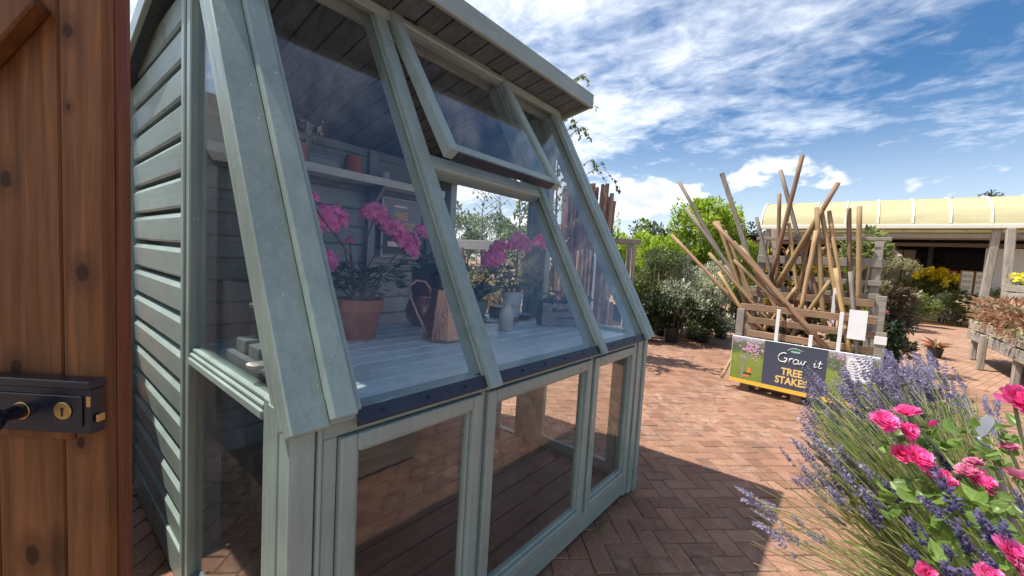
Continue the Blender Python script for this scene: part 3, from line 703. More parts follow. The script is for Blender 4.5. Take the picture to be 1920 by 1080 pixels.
# ------------------------------------------------------------------ foliage helpers
def rand_dirs(n):
    v = rng.normal(size=(n, 3)); return v / np.linalg.norm(v, axis=1, keepdims=True)
def leaves_at(P, D, size, aspect=.42, fold=.18, jit=.35, up=None):
    """leaf cards: P base points, D pointing directions -> V, F of folded two-quad leaves"""
    n = len(P); D = D / np.linalg.norm(D, axis=1, keepdims=True)
    sz = size * (1 + jit * (rng.random(n) * 2 - 1))[:, None]
    ref = rand_dirs(n) * .55 + np.array([0, 0, 1.0]) if up is None else np.broadcast_to(np.array(up, float), (n, 3)) + rand_dirs(n) * .2
    W = np.cross(D, ref); W /= np.linalg.norm(W, axis=1, keepdims=True) + 1e-9
    N = np.cross(W, D)
    hw = sz * aspect * .5
    b = P; t = P + D * sz - N * sz * .10; m = P + D * sz * .45 + N * sz * .04
    l = m + W * hw + N * sz * fold * .5; r = m - W * hw + N * sz * fold * .5
    V = np.stack([b, m, t, l, r], 1).reshape(-1, 3)
    o = np.arange(n)[:, None] * 5
    F = np.concatenate([o + np.array([[0, 1, 3]]), o + np.array([[3, 1, 2]]), o + np.array([[0, 4, 1]]), o + np.array([[1, 4, 2]])], 0)
    F = np.stack([o + np.array([[0, 1, 3]]), o + np.array([[3, 1, 2]]), o + np.array([[0, 4, 1]]), o + np.array([[1, 4, 2]])], 1).reshape(-1, 3)
    return V, F
def join(parts):
    V = []; F = []; o = 0
    for v, f in parts: V.append(v); F.append(f + o); o += len(v)
    return np.concatenate(V), np.concatenate(F)
def clump_points(clumps, n):
    """points near the shells of ellipsoid clumps, with outward directions; clumps (cx,cy,cz,rx,ry,rz)"""
    C = np.array(clumps, float); w = (C[:, 3] * C[:, 4] * C[:, 5]) ** (2 / 3); w /= w.sum()
    k = rng.choice(len(C), n, p=w); d = rand_dirs(n); rad = rng.random(n) ** .38
    P = C[k, :3] + d * C[k, 3:6] * rad[:, None]; return P, d
def leafy(name, mat, parent, clumps, n, size, aspect=.42, upb=.5, rnd=.7, zmin=.02, **kw):
    P, d = clump_points(clumps, n); keep = P[:, 2] > zmin; P = P[keep]; d = d[keep]
    D = d * .8 + rand_dirs(len(P)) * rnd + np.array([0, 0, upb])
    V, F = leaves_at(P, D, size, aspect, **kw); return arr_mesh(name, V, F, M[mat], parent)
def sprays(name, mat, parent, tips, per, length, size, aspect=.35, lean=.35, **kw):
    """upright shoots, each with leaves along it (tips: base points + direction)"""
    Ps = []; Ds = []
    for p, d in tips:
        d = unit(np.array(d) + rng.normal(size=3) * lean * .4); L = length * (0.7 + .6 * rng.random())
        for k in range(per):
            s = (k + .5) / per; a = k * 2.4; side = unit(np.cross(d, (0.3, .2, 1)) + 1e-6); side2 = np.cross(d, side)
            o = side * math.cos(a) + side2 * math.sin(a)
            Ps.append(np.array(p) + d * L * s); Ds.append(o + d * (.35 + s * .9) )
        V, F = leaves_at(np.array(Ps), np.array(Ds), size, aspect, **kw); arr_mesh(name, V, F, M[mat], parent); Ps = []; Ds = []
def blobs(cx, cy, z0, z1, rx, ry, n, rr=.38):
    out = []
    for _ in range(n):
        a = random.random() * 6.283; q = math.sqrt(random.random()); zc = random.uniform(z0, z1); tp = 1 - .35 * ((zc - z0) / max(.01, z1 - z0)) ** 2
        r = rr * random.uniform(.7, 1.3) * min(rx, ry, (z1 - z0))
        out.append((cx + math.cos(a) * q * rx * tp, cy + math.sin(a) * q * ry * tp, zc, r, r, r * .85))
    return out
def trunk(parent, base, top, r, n=3, name='trunk', mat='bark', limbs=5):
    mb = MB(); base = np.array(base, float); top = np.array(top, float); pts = [base + (top - base) * k / 4 + (rng.normal(size=3) * r * .6 if 0 < k < 4 else 0) for k in range(5)]
    mb.tube(pts, [r, r * .85, r * .65, r * .45, r * .2], 8)
    H = np.linalg.norm(top - base)
    for k in range(limbs):
        s = .3 + .6 * k / max(1, limbs); p = base + (top - base) * s; a = random.random() * 6.28
        q = p + np.array((math.cos(a), math.sin(a), 1.0)) * H * .22 * (1 - s * .5); mb.tube([p, (p + q) / 2 + np.array((0, 0, H * .02)), q], [r * .45 * (1 - s * .5), r * .3 * (1 - s * .5), r * .1], 6)
    return mb.build(name, M[mat], parent, smooth=True)
def bush(name, loc, label, cat, mat, z0, z1, rx, ry, n, size, group=None, aspect=.42, nb=14, pot=None, stems=True, leafname='foliage', upb=.5, **kw):
    t = thing(name, (loc[0], loc[1], 0), label, cat, group)
    leafy(leafname, mat, t, blobs(loc[0], loc[1], z0, z1, rx, ry, nb), n, size, aspect, upb, **kw)
    if stems:
        mb = MB()
        for k in range(5):
            a = random.random() * 6.28; q = random.random() * .6
            mb.tube([(loc[0] + .06 * math.cos(a), loc[1] + .06 * math.sin(a), .02 if not pot else pot * .8), (loc[0] + q * rx * math.cos(a), loc[1] + q * ry * math.sin(a), (z0 + z1) / 2), (loc[0] + q * 1.2 * rx * math.cos(a), loc[1] + q * 1.2 * ry * math.sin(a), z1 * .95)], [.022, .014, .005], 6)
        mb.build('stem', M['bark'], t, smooth=True)
    if pot:
        MB().lathe([(pot * .36, 0), (pot * .46, pot * .92), (pot * .50, pot * .93), (pot * .50, pot), (pot * .44, pot), (pot * .43, pot * .9)], (loc[0], loc[1], 0.002), 20).build('pot', M['plastic'], t, smooth=False)
    return t
def petal(c, d, n, L, Wd, cup=.25, segs=3):
    """one rounded cupped petal: base c, direction d, normal n"""
    d = unit(d); n = unit(np.array(n) - d * np.dot(n, d)); w = np.cross(d, n); vs = []; k = 4
    for i in range(segs + 1):
        s = i / segs; hw = Wd * (.22 + .85 * math.sin(min(1, s * 1.05 + .12) * math.pi * .72)) * .5 * (1 if s < .95 else .72)
        for j in range(k):
            u = j / (k - 1) * 2 - 1
            rag = rng.normal() * .03 * L * (i == segs)
            vs.append(np.array(c) + d * (L * s + rag) + w * hw * u + n * (cup * L * (s ** 2) * .6 + abs(u) ** 2 * hw * .35 * cup * 2 + rng.normal() * .015 * L))
    fs = [(i * k + j, i * k + j + 1, (i + 1) * k + j + 1, (i + 1) * k + j) for i in range(segs) for j in range(k - 1)]
    return np.array(vs), np.array(fs)
def double_flower(c, axis, R, n_layers=4, per=8):
    """full ruffled double bloom"""
    axis = unit(axis); a0 = unit(np.cross(axis, (0.2, .9, .3))); a1 = np.cross(axis, a0); parts = []
    for l in range(n_layers):
        el = .12 + l * 1.15 / n_layers
        for k in range(per - l):
            t = 2 * math.pi * (k + .5 * (l % 2) + rng.random() * .3) / (per - l); rad = a0 * math.cos(t) + a1 * math.sin(t)
            e = el + rng.normal() * .13; d = rad * math.cos(e) + axis * math.sin(e); nn = axis * math.cos(e) - rad * math.sin(e)
            parts.append(petal(np.array(c) + axis * R * .05 * l + rad * R * .06, d, nn, R * (1 - .12 * l) * random.uniform(.75, 1.12), R * .56 * (1 - .06 * l), random.uniform(.15, .5)))
    return join(parts)
def floret_head(c, axis, R, n=34, pr=None):
    """rounded pelargonium head of many five-petalled florets"""
    axis = unit(axis); parts = []; pr = pr or R * .37
    a0 = unit(np.cross(axis, (0.2, .9, .3))); a1 = np.cross(axis, a0)
    for i in range(n):
        f = (i + .5) / n; ct = 1 - 1.25 * f; st = math.sqrt(max(0, 1 - ct * ct)); t = i * 2.39996
        o = axis * ct + (a0 * math.cos(t) + a1 * math.sin(t)) * st; p = np.array(c) + o * R * random.uniform(.70, 1.10)
        b0 = unit(np.cross(o, (0.31, .2, .9))); b1 = np.cross(o, b0); ph = random.random() * 6
        for k in range(5):
            t2 = ph + k * 1.2566; d = b0 * math.cos(t2) + b1 * math.sin(t2)
            parts.append(petal(p, d + o * random.uniform(.0, .5), o, pr * random.uniform(.85, 1.1), pr * .85, .15, 2))
    return join(parts)
def round_leaf(c, d, n, R, wav=.08):
    d = unit(d); n = unit(np.array(n) - d * np.dot(n, d)); w = np.cross(d, n); k = 14; vs = [np.array(c)]
    for i in range(k + 1):
        t = -math.pi * .94 + i / k * math.pi * 1.88; r = R * (1 + .06 * math.cos(t * 7)); rr = r * .9
        vs.append(np.array(c) + d * (math.cos(t) * rr + R * .35) + w * math.sin(t) * rr + n * R * (wav * math.cos(t * 5) + .15))
    fs = [(0, i, i + 1) for i in range(1, k + 1)]
    return np.array(vs), np.array(fs)

# ------------------------------------------------------------------ things on the bench
def pelargonium(loc, label, heads, potfn, leafz, leafr, nleaf, leafmat='geranium_leaf', nfl=34, hr=.048, group=None, petalmat='pel_pink'):
    t = thing('potted_geranium', loc, label, 'potted plant', group); potfn(t)
    x, y, z = loc; mb = MB(); base = np.array((x, y, z + leafz[0] - .03))
    hp = []
    for i, (P, r) in enumerate(heads):
        P = np.array(P); ax = unit(P - base + np.array((0, -.03, .1))); V, F = floret_head(P, ax, r * 1.16, int(nfl * 1.25)); arr_mesh('flower_head', V, F, M[petalmat], t, True)
        mb.tube([base + rng.normal(size=3) * .02, (base + P) / 2 + rng.normal(size=3) * .03, P - ax * r * .3], [.004, .0035, .003], 6)
    for k in range(7):
        a = k * .9; mb.tube([base + np.array((0, 0, -.03)), base + np.array((math.cos(a) * leafr * .5, math.sin(a) * leafr * .5, (leafz[1] - leafz[0]) * .6))], [.007, .004], 6)
    mb.build('stem', M['twig'], t, smooth=True)
    parts = []
    for k in range(nleaf):
        a = random.random() * 6.28; q = math.sqrt(random.random()) * leafr; zz = random.uniform(*leafz)
        c = np.array((x + math.cos(a) * q, y + math.sin(a) * q, z + zz)); d = np.array((math.cos(a), math.sin(a), random.uniform(-.5, .3))); parts.append(round_leaf(c, d, (random.gauss(0, .35), random.gauss(0, .35), 1), random.uniform(.016, .034)))
    V, F = join(parts); arr_mesh('foliage', V, F, M[leafmat], t)
    return t
def terracotta_pot(loc, R, H):
    def f(t):
        MB().lathe([(R * .70, 0), (R * .88, H * .70), (R, H * .70), (R * 1.02, H), (R * .9, H), (R * .86, H * .86), (.001, H * .86)], loc, 32).build('pot', M['terracotta'], t, smooth=False)
        MB().lathe([(.001, H * .875), (R * .85, H * .875), (R * .85, H * .865)], loc, 20).build('soil', M['soil'], t)
    return f
bz = BZ + .001
g1 = (1.025, 1.755, bz)
hd = lambda px, py, d, r: (at(px, py, d), r)
pelargonium(g1, 'pink geranium in a plain terracotta pot beside the copper jug', [hd(619, 420, 1.78, .062), hd(578, 372, 1.62, .030), hd(612, 490, 1.62, .036), hd(702, 405, 1.93, .052), hd(736, 434, 1.95, .048), hd(760, 458, 1.97, .05), hd(790, 436, 2.0, .030), hd(771, 473, 1.95, .03), hd(655, 452, 1.85, .016)],
            terracotta_pot(g1, .107, .185), (.20, .34), .20, 120, 'geranium_leaf')
for k in range(14):
    p = np.array((random.uniform(.75, 1.35), random.uniform(1.25, 1.8), bz + .002)); V, F = petal(p, (random.gauss(0, 1), random.gauss(0, 1), 0), (0, 0, 1), .012, .011, .2, 2)
    o = arr_mesh('fallen_petal', V, F, M['pel_pink']); tag(o, 'fallen pink petal lying on the bench near the terracotta pot', 'petal', 'fallen petals on the bench')
# copper jug: eight-sided tapered body, strap handle
jl = (1.325, 1.50, bz); jug = thing('copper_jug', jl, 'hammered copper tapered jug with a tall hooped handle', 'jug')
MB().lathe([(.100, 0), (.102, .012), (.062, .245), (.066, .25), (.058, .25), (.094, .02), (.001, .02)], jl, 8, rot=.3).build('body', M['copper'], jug)
hp = [at(801, 628, 1.86), at(782, 588, 1.85), at(768, 553, 1.84), at(769, 536, 1.85), at(781, 526, 1.87), at(797, 528, 1.89), at(806, 542, 1.91), at(806, 553, 1.92)]
MB().tube(hp, .0065, 10).build('handle', M['copper'], jug, smooth=True)
# bulbous copper urn with dark foliage
ul = (1.50, 1.86, bz); urn = thing('copper_urn', ul, 'tarnished copper urn with bulging base and dark leafy plant', 'urn')
MB().lathe([(.07, 0), (.105, .04), (.115, .09), (.10, .14), (.078, .165), (.075, .185), (.085, .19), (.088, .30), (.094, .30), (.082, .30), (.08, .27), (.001, .27)], ul, 32).build('vessel', M['copper_old'], urn, smooth=True)
pp = [round_leaf(np.array((ul[0] + random.gauss(0, .09), ul[1] + random.gauss(0, .08), ul[2] + .30 + abs(random.gauss(0, .06)))), (random.gauss(0, 1), random.gauss(0, 1), random.uniform(-.6, .4)), (random.gauss(0, .4), random.gauss(0, .4), 1), random.uniform(.014, .03)) for _ in range(150)]
V, F = join(pp); arr_mesh('foliage', V, F, M['geranium_leaf'], urn)
V, F = join([floret_head(ul + np.array((random.gauss(.02, .1), random.gauss(-.02, .04), .42 + random.gauss(0, .02))), (0, 0, 1), .014, 7) for _ in range(6)]); arr_mesh('flower_head', V, F, M['white_fl'], urn)
# second leafy pot behind the jug
pl = (1.62, 1.66, bz); pt = thing('potted_plant', pl, 'leafy green plant with tiny white flowers behind the copper jug', 'potted plant')
MB().lathe([(.05, 0), (.065, .12), (.07, .13), (.06, .13), (.055, .11), (.001, .11)], pl, 20).build('pot', M['zinc_dark'], pt)
V, F = join([round_leaf(np.array((pl[0] + random.gauss(0, .06), pl[1] + random.gauss(0, .06), pl[2] + .16 + abs(random.gauss(0, .08)))), (random.gauss(0, 1), random.gauss(0, 1), random.uniform(-.4, .5)), (random.gauss(0, .4), random.gauss(0, .4), 1), random.uniform(.012, .026)) for _ in range(130)]); arr_mesh('foliage', V, F, M['geranium_leaf'], pt)
V, F = join([floret_head(at(774, 493, 2.28), (0, 0, 1), .016, 8), floret_head(at(783, 497, 2.28), (0, 0, 1), .012, 8)]); arr_mesh('flower_head', V, F, M['white_fl'], pt)
# stoneware bottle
bl = (1.80, 1.50, bz); bt = thing('stoneware_bottle', bl, 'small cream stoneware bottle with a rolled lip', 'bottle')
MB().lathe([(.038, 0), (.042, .004), (.042, .098), (.035, .120), (.022, .135), (.020, .148), (.028, .150), (.028, .158), (.018, .158), (.018, .14), (.001, .14)], bl, 28).build('body', M['stoneware'], bt, smooth=True)
# pale pot with terracotta foot and geranium
wl = (2.09, 1.70, bz)
def wp(t):
    MB().lathe([(.050, .035), (.066, .165), (.074, .165), (.076, .20), (.068, .20), (.062, .17), (.001, .17)], wl, 28).build('pot', M['whitepot'], t)
    MB().lathe([(.046, 0), (.0505, .034), (.049, .0345), (.001, .0345)], wl, 28).build('pot_foot', M['terracotta'], t)
pelargonium(wl, 'pink geranium in a pale pot with terracotta foot', [hd(926, 488, 2.55, .060), hd(935, 467, 2.62, .045), hd(972, 461, 2.66, .062), hd(1016, 458, 2.7, .055)], wp, (.20, .36), .17, 120, 'geranium_leaf', 30)
# grey pot with strappy plant, dark tray, saucers
gl_ = (1.99, 1.93, bz); gp = thing('potted_plant', gl_, 'grey pot of strappy dark leaves near the end wall', 'potted plant')
MB().lathe([(.055, 0), (.08, .11), (.085, .12), (.075, .12), (.07, .1), (.001, .1)], gl_, 24).build('pot', M['greypot'], gp)
P = np.tile(np.array(gl_) + (0, 0, .1), (26, 1)); D = rand_dirs(26) * np.array((1, 1, .3)) + (0, 0, .75); V, F = leaves_at(P, D, .20, .16); arr_mesh('foliage', V, F, M['dark_leaf'], gp)
tr = thing('seed_tray', (2.20, 1.88, bz), 'dark plastic tray standing behind the pale pot', 'tray')
mb = MB().box(2.12, 2.30, 1.84, 1.93, bz, bz + .065); mb.box(2.115, 2.305, 1.835, 1.935, bz + .0655, bz + .075); mb.build('tray_box', M['zinc_dark'], tr, bevel=.004)
sc_ = (2.24, 1.72, bz); sa = thing('saucer_stack', sc_, 'stack of dark pot saucers beside the pale pot', 'saucers')
for k in range(3): MB().lathe([(.045, .012 * k), (.062, .012 * k + .010), (.064, .012 * k + .0135), (.055, .012 * k + .0115), (.001, .012 * k + .006)], sc_, 24).build('saucer', M['terracotta' if k == 0 else 'copper_old' if k == 1 else 'greypot'], sa)
ss = thing('scoop', (1.93, 1.76, bz), 'pale metal hand scoop lying between the bottle and the tray', 'scoop')
mb = MB().prism([(1.90, 1.74, bz + .002), (1.97, 1.70, bz + .002), (2.0, 1.80, bz + .002), (1.93, 1.83, bz + .002)], (0, 0, .006)); mb.build('blade', M['steel'], ss); MB().tube([(1.97, 1.81, bz + .012), (2.04, 1.95, bz + .025)], .008, 8).build('handle', M['post_raw'], ss)
# lettered crate
ca, cb = np.array((2.10, 1.455, bz)), np.array((2.365, 1.26, bz)); cu_ = unit(cb - ca); cn = np.array((-cu_[1], cu_[0], 0)); cn = cn if cn[1] > 0 else -cn; CL = np.linalg.norm(cb - ca); CD = .13; CH = .15
crate = thing('wooden_crate', (ca + cb) / 2 + cn * CD / 2, 'old lettered wooden crate planted with grey green leaves', 'crate')
MB().obox(ca, cu_ * CL, cn * .012, (0, 0, CH)).build('front_board', M['crate'], crate, bevel=.002); MB().obox(ca + cn * (CD - .012), cu_ * CL, cn * .012, (0, 0, CH)).build('back_board', M['crate'], crate, bevel=.002)
MB().obox(ca + cn * .0125 + np.array((0, 0, .001)), cu_ * .012, cn * (CD - .025), (0, 0, CH + .01)).build('end_board', M['crate_dark'], crate, bevel=.002); MB().obox(ca + cu_ * (CL - .012) + cn * .0125, cu_ * .012, cn * (CD - .025), (0, 0, CH)).build('end_board', M['crate'], crate, bevel=.002)
MB().obox(ca + cu_ * .0125 + cn * .0125 + np.array((0, 0, .11)), cu_ * (CL - .025), cn * (CD - .025), (0, 0, .01)).build('soil', M['soil'], crate)
pp = []
for k in range(120):
    c = ca + cu_ * random.uniform(.0, CL) + cn * random.uniform(.0, CD) + np.array((0, 0, .14 + abs(random.gauss(0, .032)))); pp.append(round_leaf(c, (random.gauss(0, 1), random.gauss(0, 1), random.uniform(-.5, .5)), (random.gauss(0, .5), random.gauss(0, .5), 1), random.uniform(.012, .026)))
V, F = join(pp); arr_mesh('foliage', V, F, M['grey_leaf'], crate)

def text_mesh(name, body, size, origin, ux, uz, mat, parent, bold=0.0, xs=1.0, align='CENTER', shear=0.0, depth=.0008):
    cu = bpy.data.curves.new(name, 'FONT'); cu.body = body; cu.size = size; cu.align_x = align; cu.offset = bold; cu.extrude = depth; cu.shear = shear; cu.resolution_u = 3
    tmp = bpy.data.objects.new(name, cu); col.objects.link(tmp); bpy.context.view_layer.update()
    me = bpy.data.meshes.new_from_object(tmp.evaluated_get(bpy.context.evaluated_depsgraph_get())); bpy.data.objects.remove(tmp)
    ux = Vector(ux).normalized(); uz = Vector(uz).normalized(); n = ux.cross(uz)
    off = Vector((0, 0, 0)); p = parent
    while p is not None: off += p.location; p = p.parent
    Mx = Matrix(((ux.x * xs, uz.x, n.x, origin[0] - off.x), (ux.y * xs, uz.y, n.y, origin[1] - off.y), (ux.z * xs, uz.z, n.z, origin[2] - off.z), (0, 0, 0, 1)))
    me.transform(Mx); me.materials.clear(); me.materials.append(M[mat]); me.update()
    ob = bpy.data.objects.new(name, me); col.objects.link(ob); ob.parent = parent; return ob
text_mesh('lettering', 'Moore   Yard', .044, ca + cu_ * (CL * .50) - cn * .0012 + np.array((0, 0, .095)), cu_, (0, 0, 1), 'crate_ink', crate, .0004, .85)
text_mesh('lettering', 'seeds & bulbs', .022, ca + cu_ * (CL * .48) - cn * .0012 + np.array((0, 0, .052)), cu_, (0, 0, 1), 'crate_ink', crate, .0002)
pcen = pix(wl); fwd2 = unit((wl[0], wl[1], 0)); rgt = np.array((fwd2[1], -fwd2[0], 0))
text_mesh('lettering', 'WG', .036, np.array(wl) - fwd2 * .0625 + np.array((0, 0, .095)), rgt, (0, 0, 1), 'grey_print', [o for o in col.objects if o.name.startswith('potted_geranium')][-1], .0006)
# old black scales and grey blocks at the left end of the bench
tl = (.49, 1.42, bz); bk = thing('stone_trough', tl, 'grey slab and two pale stone blocks behind the dusty side window', 'stone blocks')
MB().box(.455, .478, 1.20, 1.62, bz, bz + .045).build('slab', M['stone'], bk, bevel=.004); MB().box(.485, .53, 1.34, 1.64, bz, bz + .035).build('slab', M['stone'], bk, bevel=.004)
MB().box(.483, .532, 1.53, 1.62, bz + .0355, bz + .085).build('block', M['stone'], bk, bevel=.004); MB().box(.483, .532, 1.41, 1.50, bz + .0355, bz + .08).build('block', M['stone'], bk, bevel=.004)
sl = (.505, 1.30, bz); scl = thing('weighing_scale', sl, 'black iron kitchen scale with pale pans behind the side window', 'scale')
mb = MB().lathe([(.055, 0), (.06, .02), (.03, .06), (.024, .12), (.032, .17), (.02, .19), (.001, .195)], sl, 14); mb.tube([(sl[0], sl[1], bz + .17), (sl[0] - .04, sl[1] + .02, bz + .22)], .012, 8); mb.build('body', M['black'], scl, smooth=True)
MB().lathe([(.001, .22), (.04, .222), (.042, .232), (.001, .226)], (sl[0] - .03, sl[1] + .04, bz), 18).build('pan', M['stoneware'], scl); MB().lathe([(.001, .065), (.03, .067), (.032, .076), (.001, .07)], (sl[0] - .075, sl[1] - .05, bz), 18).build('pan', M['stoneware'], scl)
# shelf things
SZ = 1.9255
def shelf_at(px, y): p = on(px, 300, 1, y); v = ray(px, 300); return (CAM[0] + v[0] * (y - CAM[1]) / v[1], y)
def shelf_x(px):
    lo, hi = .5, 2.4
    for _ in range(40):
        m = (lo + hi) / 2
        if pix((m, 2.76, SZ))[0] < px: lo = m
        else: hi = m
    return lo
x = shelf_x(560); l = (x, 2.77, SZ); sp = thing('shelf_pot', l, 'mosaic patterned pale pot with a dried white plant on shelf', 'pot')
MB().lathe([(.05, 0), (.066, .125), (.07, .13), (.06, .13), (.055, .11), (.001, .11)], l, 20).build('pot', M['terracotta_old'], sp)
V, F = leaves_at(np.array(l) + rng.normal(size=(46, 3)) * (.06, .03, .06) + (.04, 0, .24), rand_dirs(46), .06, .6); arr_mesh('dried_leaf', V, F, M['white_fl'], sp)
MB().tube([np.array(l) + (0, 0, .1), np.array(l) + (.03, 0, .24)], .003, 5).build('stem', M['twig'], sp)
x = shelf_x(662); l = (x, 2.77, SZ); sp = thing('shelf_pot', l, 'plain red terracotta pot upside down on the shelf', 'pot'); MB().lathe([(.072, 0), (.074, .035), (.064, .036), (.048, .14), (.001, .14)], l, 22).build('pot', M['terracotta'], sp)
x = shelf_x(723); l = (x, 2.77, SZ); sp = thing('shelf_cup', l, 'little white enamel cup at the right end of shelf', 'cup'); MB().lathe([(.03, 0), (.033, .075), (.035, .078), (.028, .076), (.026, .01), (.001, .01)], l, 18).build('cup', M['whitepot'], sp); MB().tube([(x + .03, 2.77, SZ + .06), (x + .055, 2.77, SZ + .05), (x + .05, 2.77, SZ + .025), (x + .03, 2.77, SZ + .02)], .004, 6).build('handle', M['whitepot'], sp)
x = shelf_x(607); l = (x, 2.79, SZ); sp = thing('shelf_tin', l, 'long low blue grey tin between two pots on shelf', 'tin'); mb = MB().box(x - .11, x + .10, 2.74, 2.85, SZ, SZ + .075); mb.box(x - .113, x + .103, 2.737, 2.853, SZ + .0755, SZ + .09); mb.build('tin_box', M['lining'], sp, bevel=.004)
# installation poster on the back wall
pa = on(719, 368, 1, 2.875); pb = on(786, 384, 1, 2.875); x0_, x1_ = pa[0], pb[0]; zt = (pa[2] + pb[2]) / 2; zb = zt - .46
ps = thing('poster', ((x0_ + x1_) / 2, 2.88, zb), 'clear sleeved FREE INSTALLATION poster fixed inside the back wall', 'poster')
MB().box(x0_, x1_, 2.872, 2.878, zb, zt).build('backing', M['sign_grey'], ps)
mb = MB()
for a in ((x0_ - .012, x1_ + .012, zt + .0005, zt + .01), (x0_ - .012, x1_ + .012, zb - .01, zb - .0005), (x0_ - .012, x0_ - .0005, zb, zt), (x1_ + .0005, x1_ + .012, zb, zt)): mb.box(a[0], a[1], 2.868, 2.880, a[2], a[3])
mb.build('sleeve', M['panel_grey'], ps)
xc = (x0_ + x1_) / 2; Wp = x1_ - x0_
text_mesh('lettering', 'FREE', .085, (xc, 2.8715, zt - .155), (1, 0, 0), (0, 0, 1), 'gold_pale', ps, .0015, .72)
text_mesh('lettering', 'INSTALLATION', .085, (xc, 2.8715, zt - .235), (1, 0, 0), (0, 0, 1), 'gold_pale', ps, .0015, .52)
MB().box(xc - .07, xc + .05, 2.8705, 2.8718, zt - .06, zt - .045).build('small_print', M['white'], ps)
MB().box(x0_ + .01, x1_ - .01, 2.8705, 2.8718, zb + .02, zt - .26).build('picture', M['green_print'], ps); MB().box(x0_ + .05, x0_ + .16, 2.8690, 2.8703, zb + .08, zb + .12).build('small_print', M['white'], ps)

# ------------------------------------------------------------------ brown timber door at the left
fwh = unit((ROT[0, 2], ROT[1, 2], 0)); DN = -fwh; DL = np.array((-fwh[1], fwh[0], 0))     # door normal (to the viewer) and its run to the left
D0 = at(197, 540, .64); D0[2] = 0
door = thing('timber_door', D0 + DL * .4, 'red brown stained timber ledged door standing open, with black rim lock', 'door')
def dslab(mb, l0, l1, z0, z1, t0, t1): return mb.obox(D0 + DL * l0 + DN * t0 + np.array((0, 0, z0)), DL * (l1 - l0), DN * (t1 - t0), (0, 0, z1 - z0))
DH = 2.05
def add_knots(mat, pts):
    nt = mat.node_tree; L = nt.links; p = nt.nodes['Principled BSDF']; src = p.inputs['Base Color'].links[0].from_socket
    tc = nt.nodes.new('ShaderNodeTexCoord'); nz = nt.nodes.new('ShaderNodeTexNoise'); nz.inputs['Scale'].default_value = 45; L.new(tc.outputs['Object'], nz.inputs[0])
    for q, r in pts:
        sub = nt.nodes.new('ShaderNodeVectorMath'); sub.operation = 'SUBTRACT'; L.new(tc.outputs['Object'], sub.inputs[0]); sub.inputs[1].default_value = tuple(Vector(q) - door.location)
        sc = nt.nodes.new('ShaderNodeVectorMath'); sc.operation = 'MULTIPLY'; sc.inputs[1].default_value = (1, 1, .72); L.new(sub.outputs[0], sc.inputs[0])
        ln = nt.nodes.new('ShaderNodeVectorMath'); ln.operation = 'LENGTH'; L.new(sc.outputs[0], ln.inputs[0])
        ad = nt.nodes.new('ShaderNodeMath'); ad.operation = 'MULTIPLY_ADD'; L.new(nz.outputs[0], ad.inputs[0]); ad.inputs[1].default_value = r * .9; L.new(ln.outputs['Value'], ad.inputs[2])
        for lo, hi, amt, c in ((r * 1.9, r * 3.0, .5, (.075, .026, .009)), (r * 1.05, r * 1.45, .92, (.028, .010, .005))):
            mr = nt.nodes.new('ShaderNodeMapRange'); L.new(ad.outputs[0], mr.inputs[0]); mr.inputs[1].default_value = lo; mr.inputs[2].default_value = hi; mr.inputs[3].default_value = amt; mr.inputs[4].default_value = 0
            mx = nt.nodes.new('ShaderNodeMix'); mx.data_type = 'RGBA'; L.new(mr.outputs[0], mx.inputs[0]); L.new(src, mx.inputs[6]); mx.inputs[7].default_value = (*c, 1); src = mx.outputs[2]
    L.new(src, p.inputs['Base Color'])
mb = MB(); dslab(mb, 0.0, .068, .03, DH, -.020, 0.0); part(mb, 'stile', 'door', door, .003)
mb = MB(); dslab(mb, 0.0, .012, .03, DH, -.046, -.0205); dslab(mb, .0125, .05, .03, DH, -.046, -.0215); part(mb, 'edge_strip', 'door_edge', door, .002)
l = .0685; 
for wdt in (.0135, .112, .112, .112, .112, .112, .112):
    mb = MB(); dslab(mb, l, l + wdt - .002, .03, DH, -.028, -.012); part(mb, 'door_board', 'door', door, .0025); l += wdt
mb = MB(); dslab(mb, .0505, .74, .035, DH - .01, -.040, -.0285); part(mb, 'backing_board', 'door', door, 0)
zl = onp(60, 706, D0 + DN * .004, DN)[2]
mb = MB(); dslab(mb, np.dot(onp(137, 706, D0 + DN * .004, DN) - D0, DL), .74, zl - .10, zl + .001, .0005, .004); part(mb, 'ledge', 'door', door, .002)
# brace from the top of the stile down to the left
b0 = at(116, 34, .635); b1 = at(0, 146, .635)
bd = unit(b1 - b0); mbn = MB(); bw = np.cross(bd, DN); bw = bw if bw[2] > 0 else -bw
b0 = b0 - DN * np.dot(b0 - D0, DN) ; b1 = b1 - DN * np.dot(b1 - D0, DN)
mbn.obox(b0 - DN * .011, (b1 - b0) * 3.2, bw * .11, DN * .026); part(mbn, 'brace', 'door', door, .003)
def on_door(px, py, t):
    q = onp(px, py, D0 + DN * t, DN); return q
add_knots(M['door'], [(on_door(10, 337, -.012), .012), (on_door(62, 1040, -.012), .015), (on_door(126, 58, 0), .010), (on_door(155, 512, 0), .012), (on_door(152, 830, 0), .008), (on_door(30, 690, -.012), .012), (on_door(128, 200, 0), .005)])
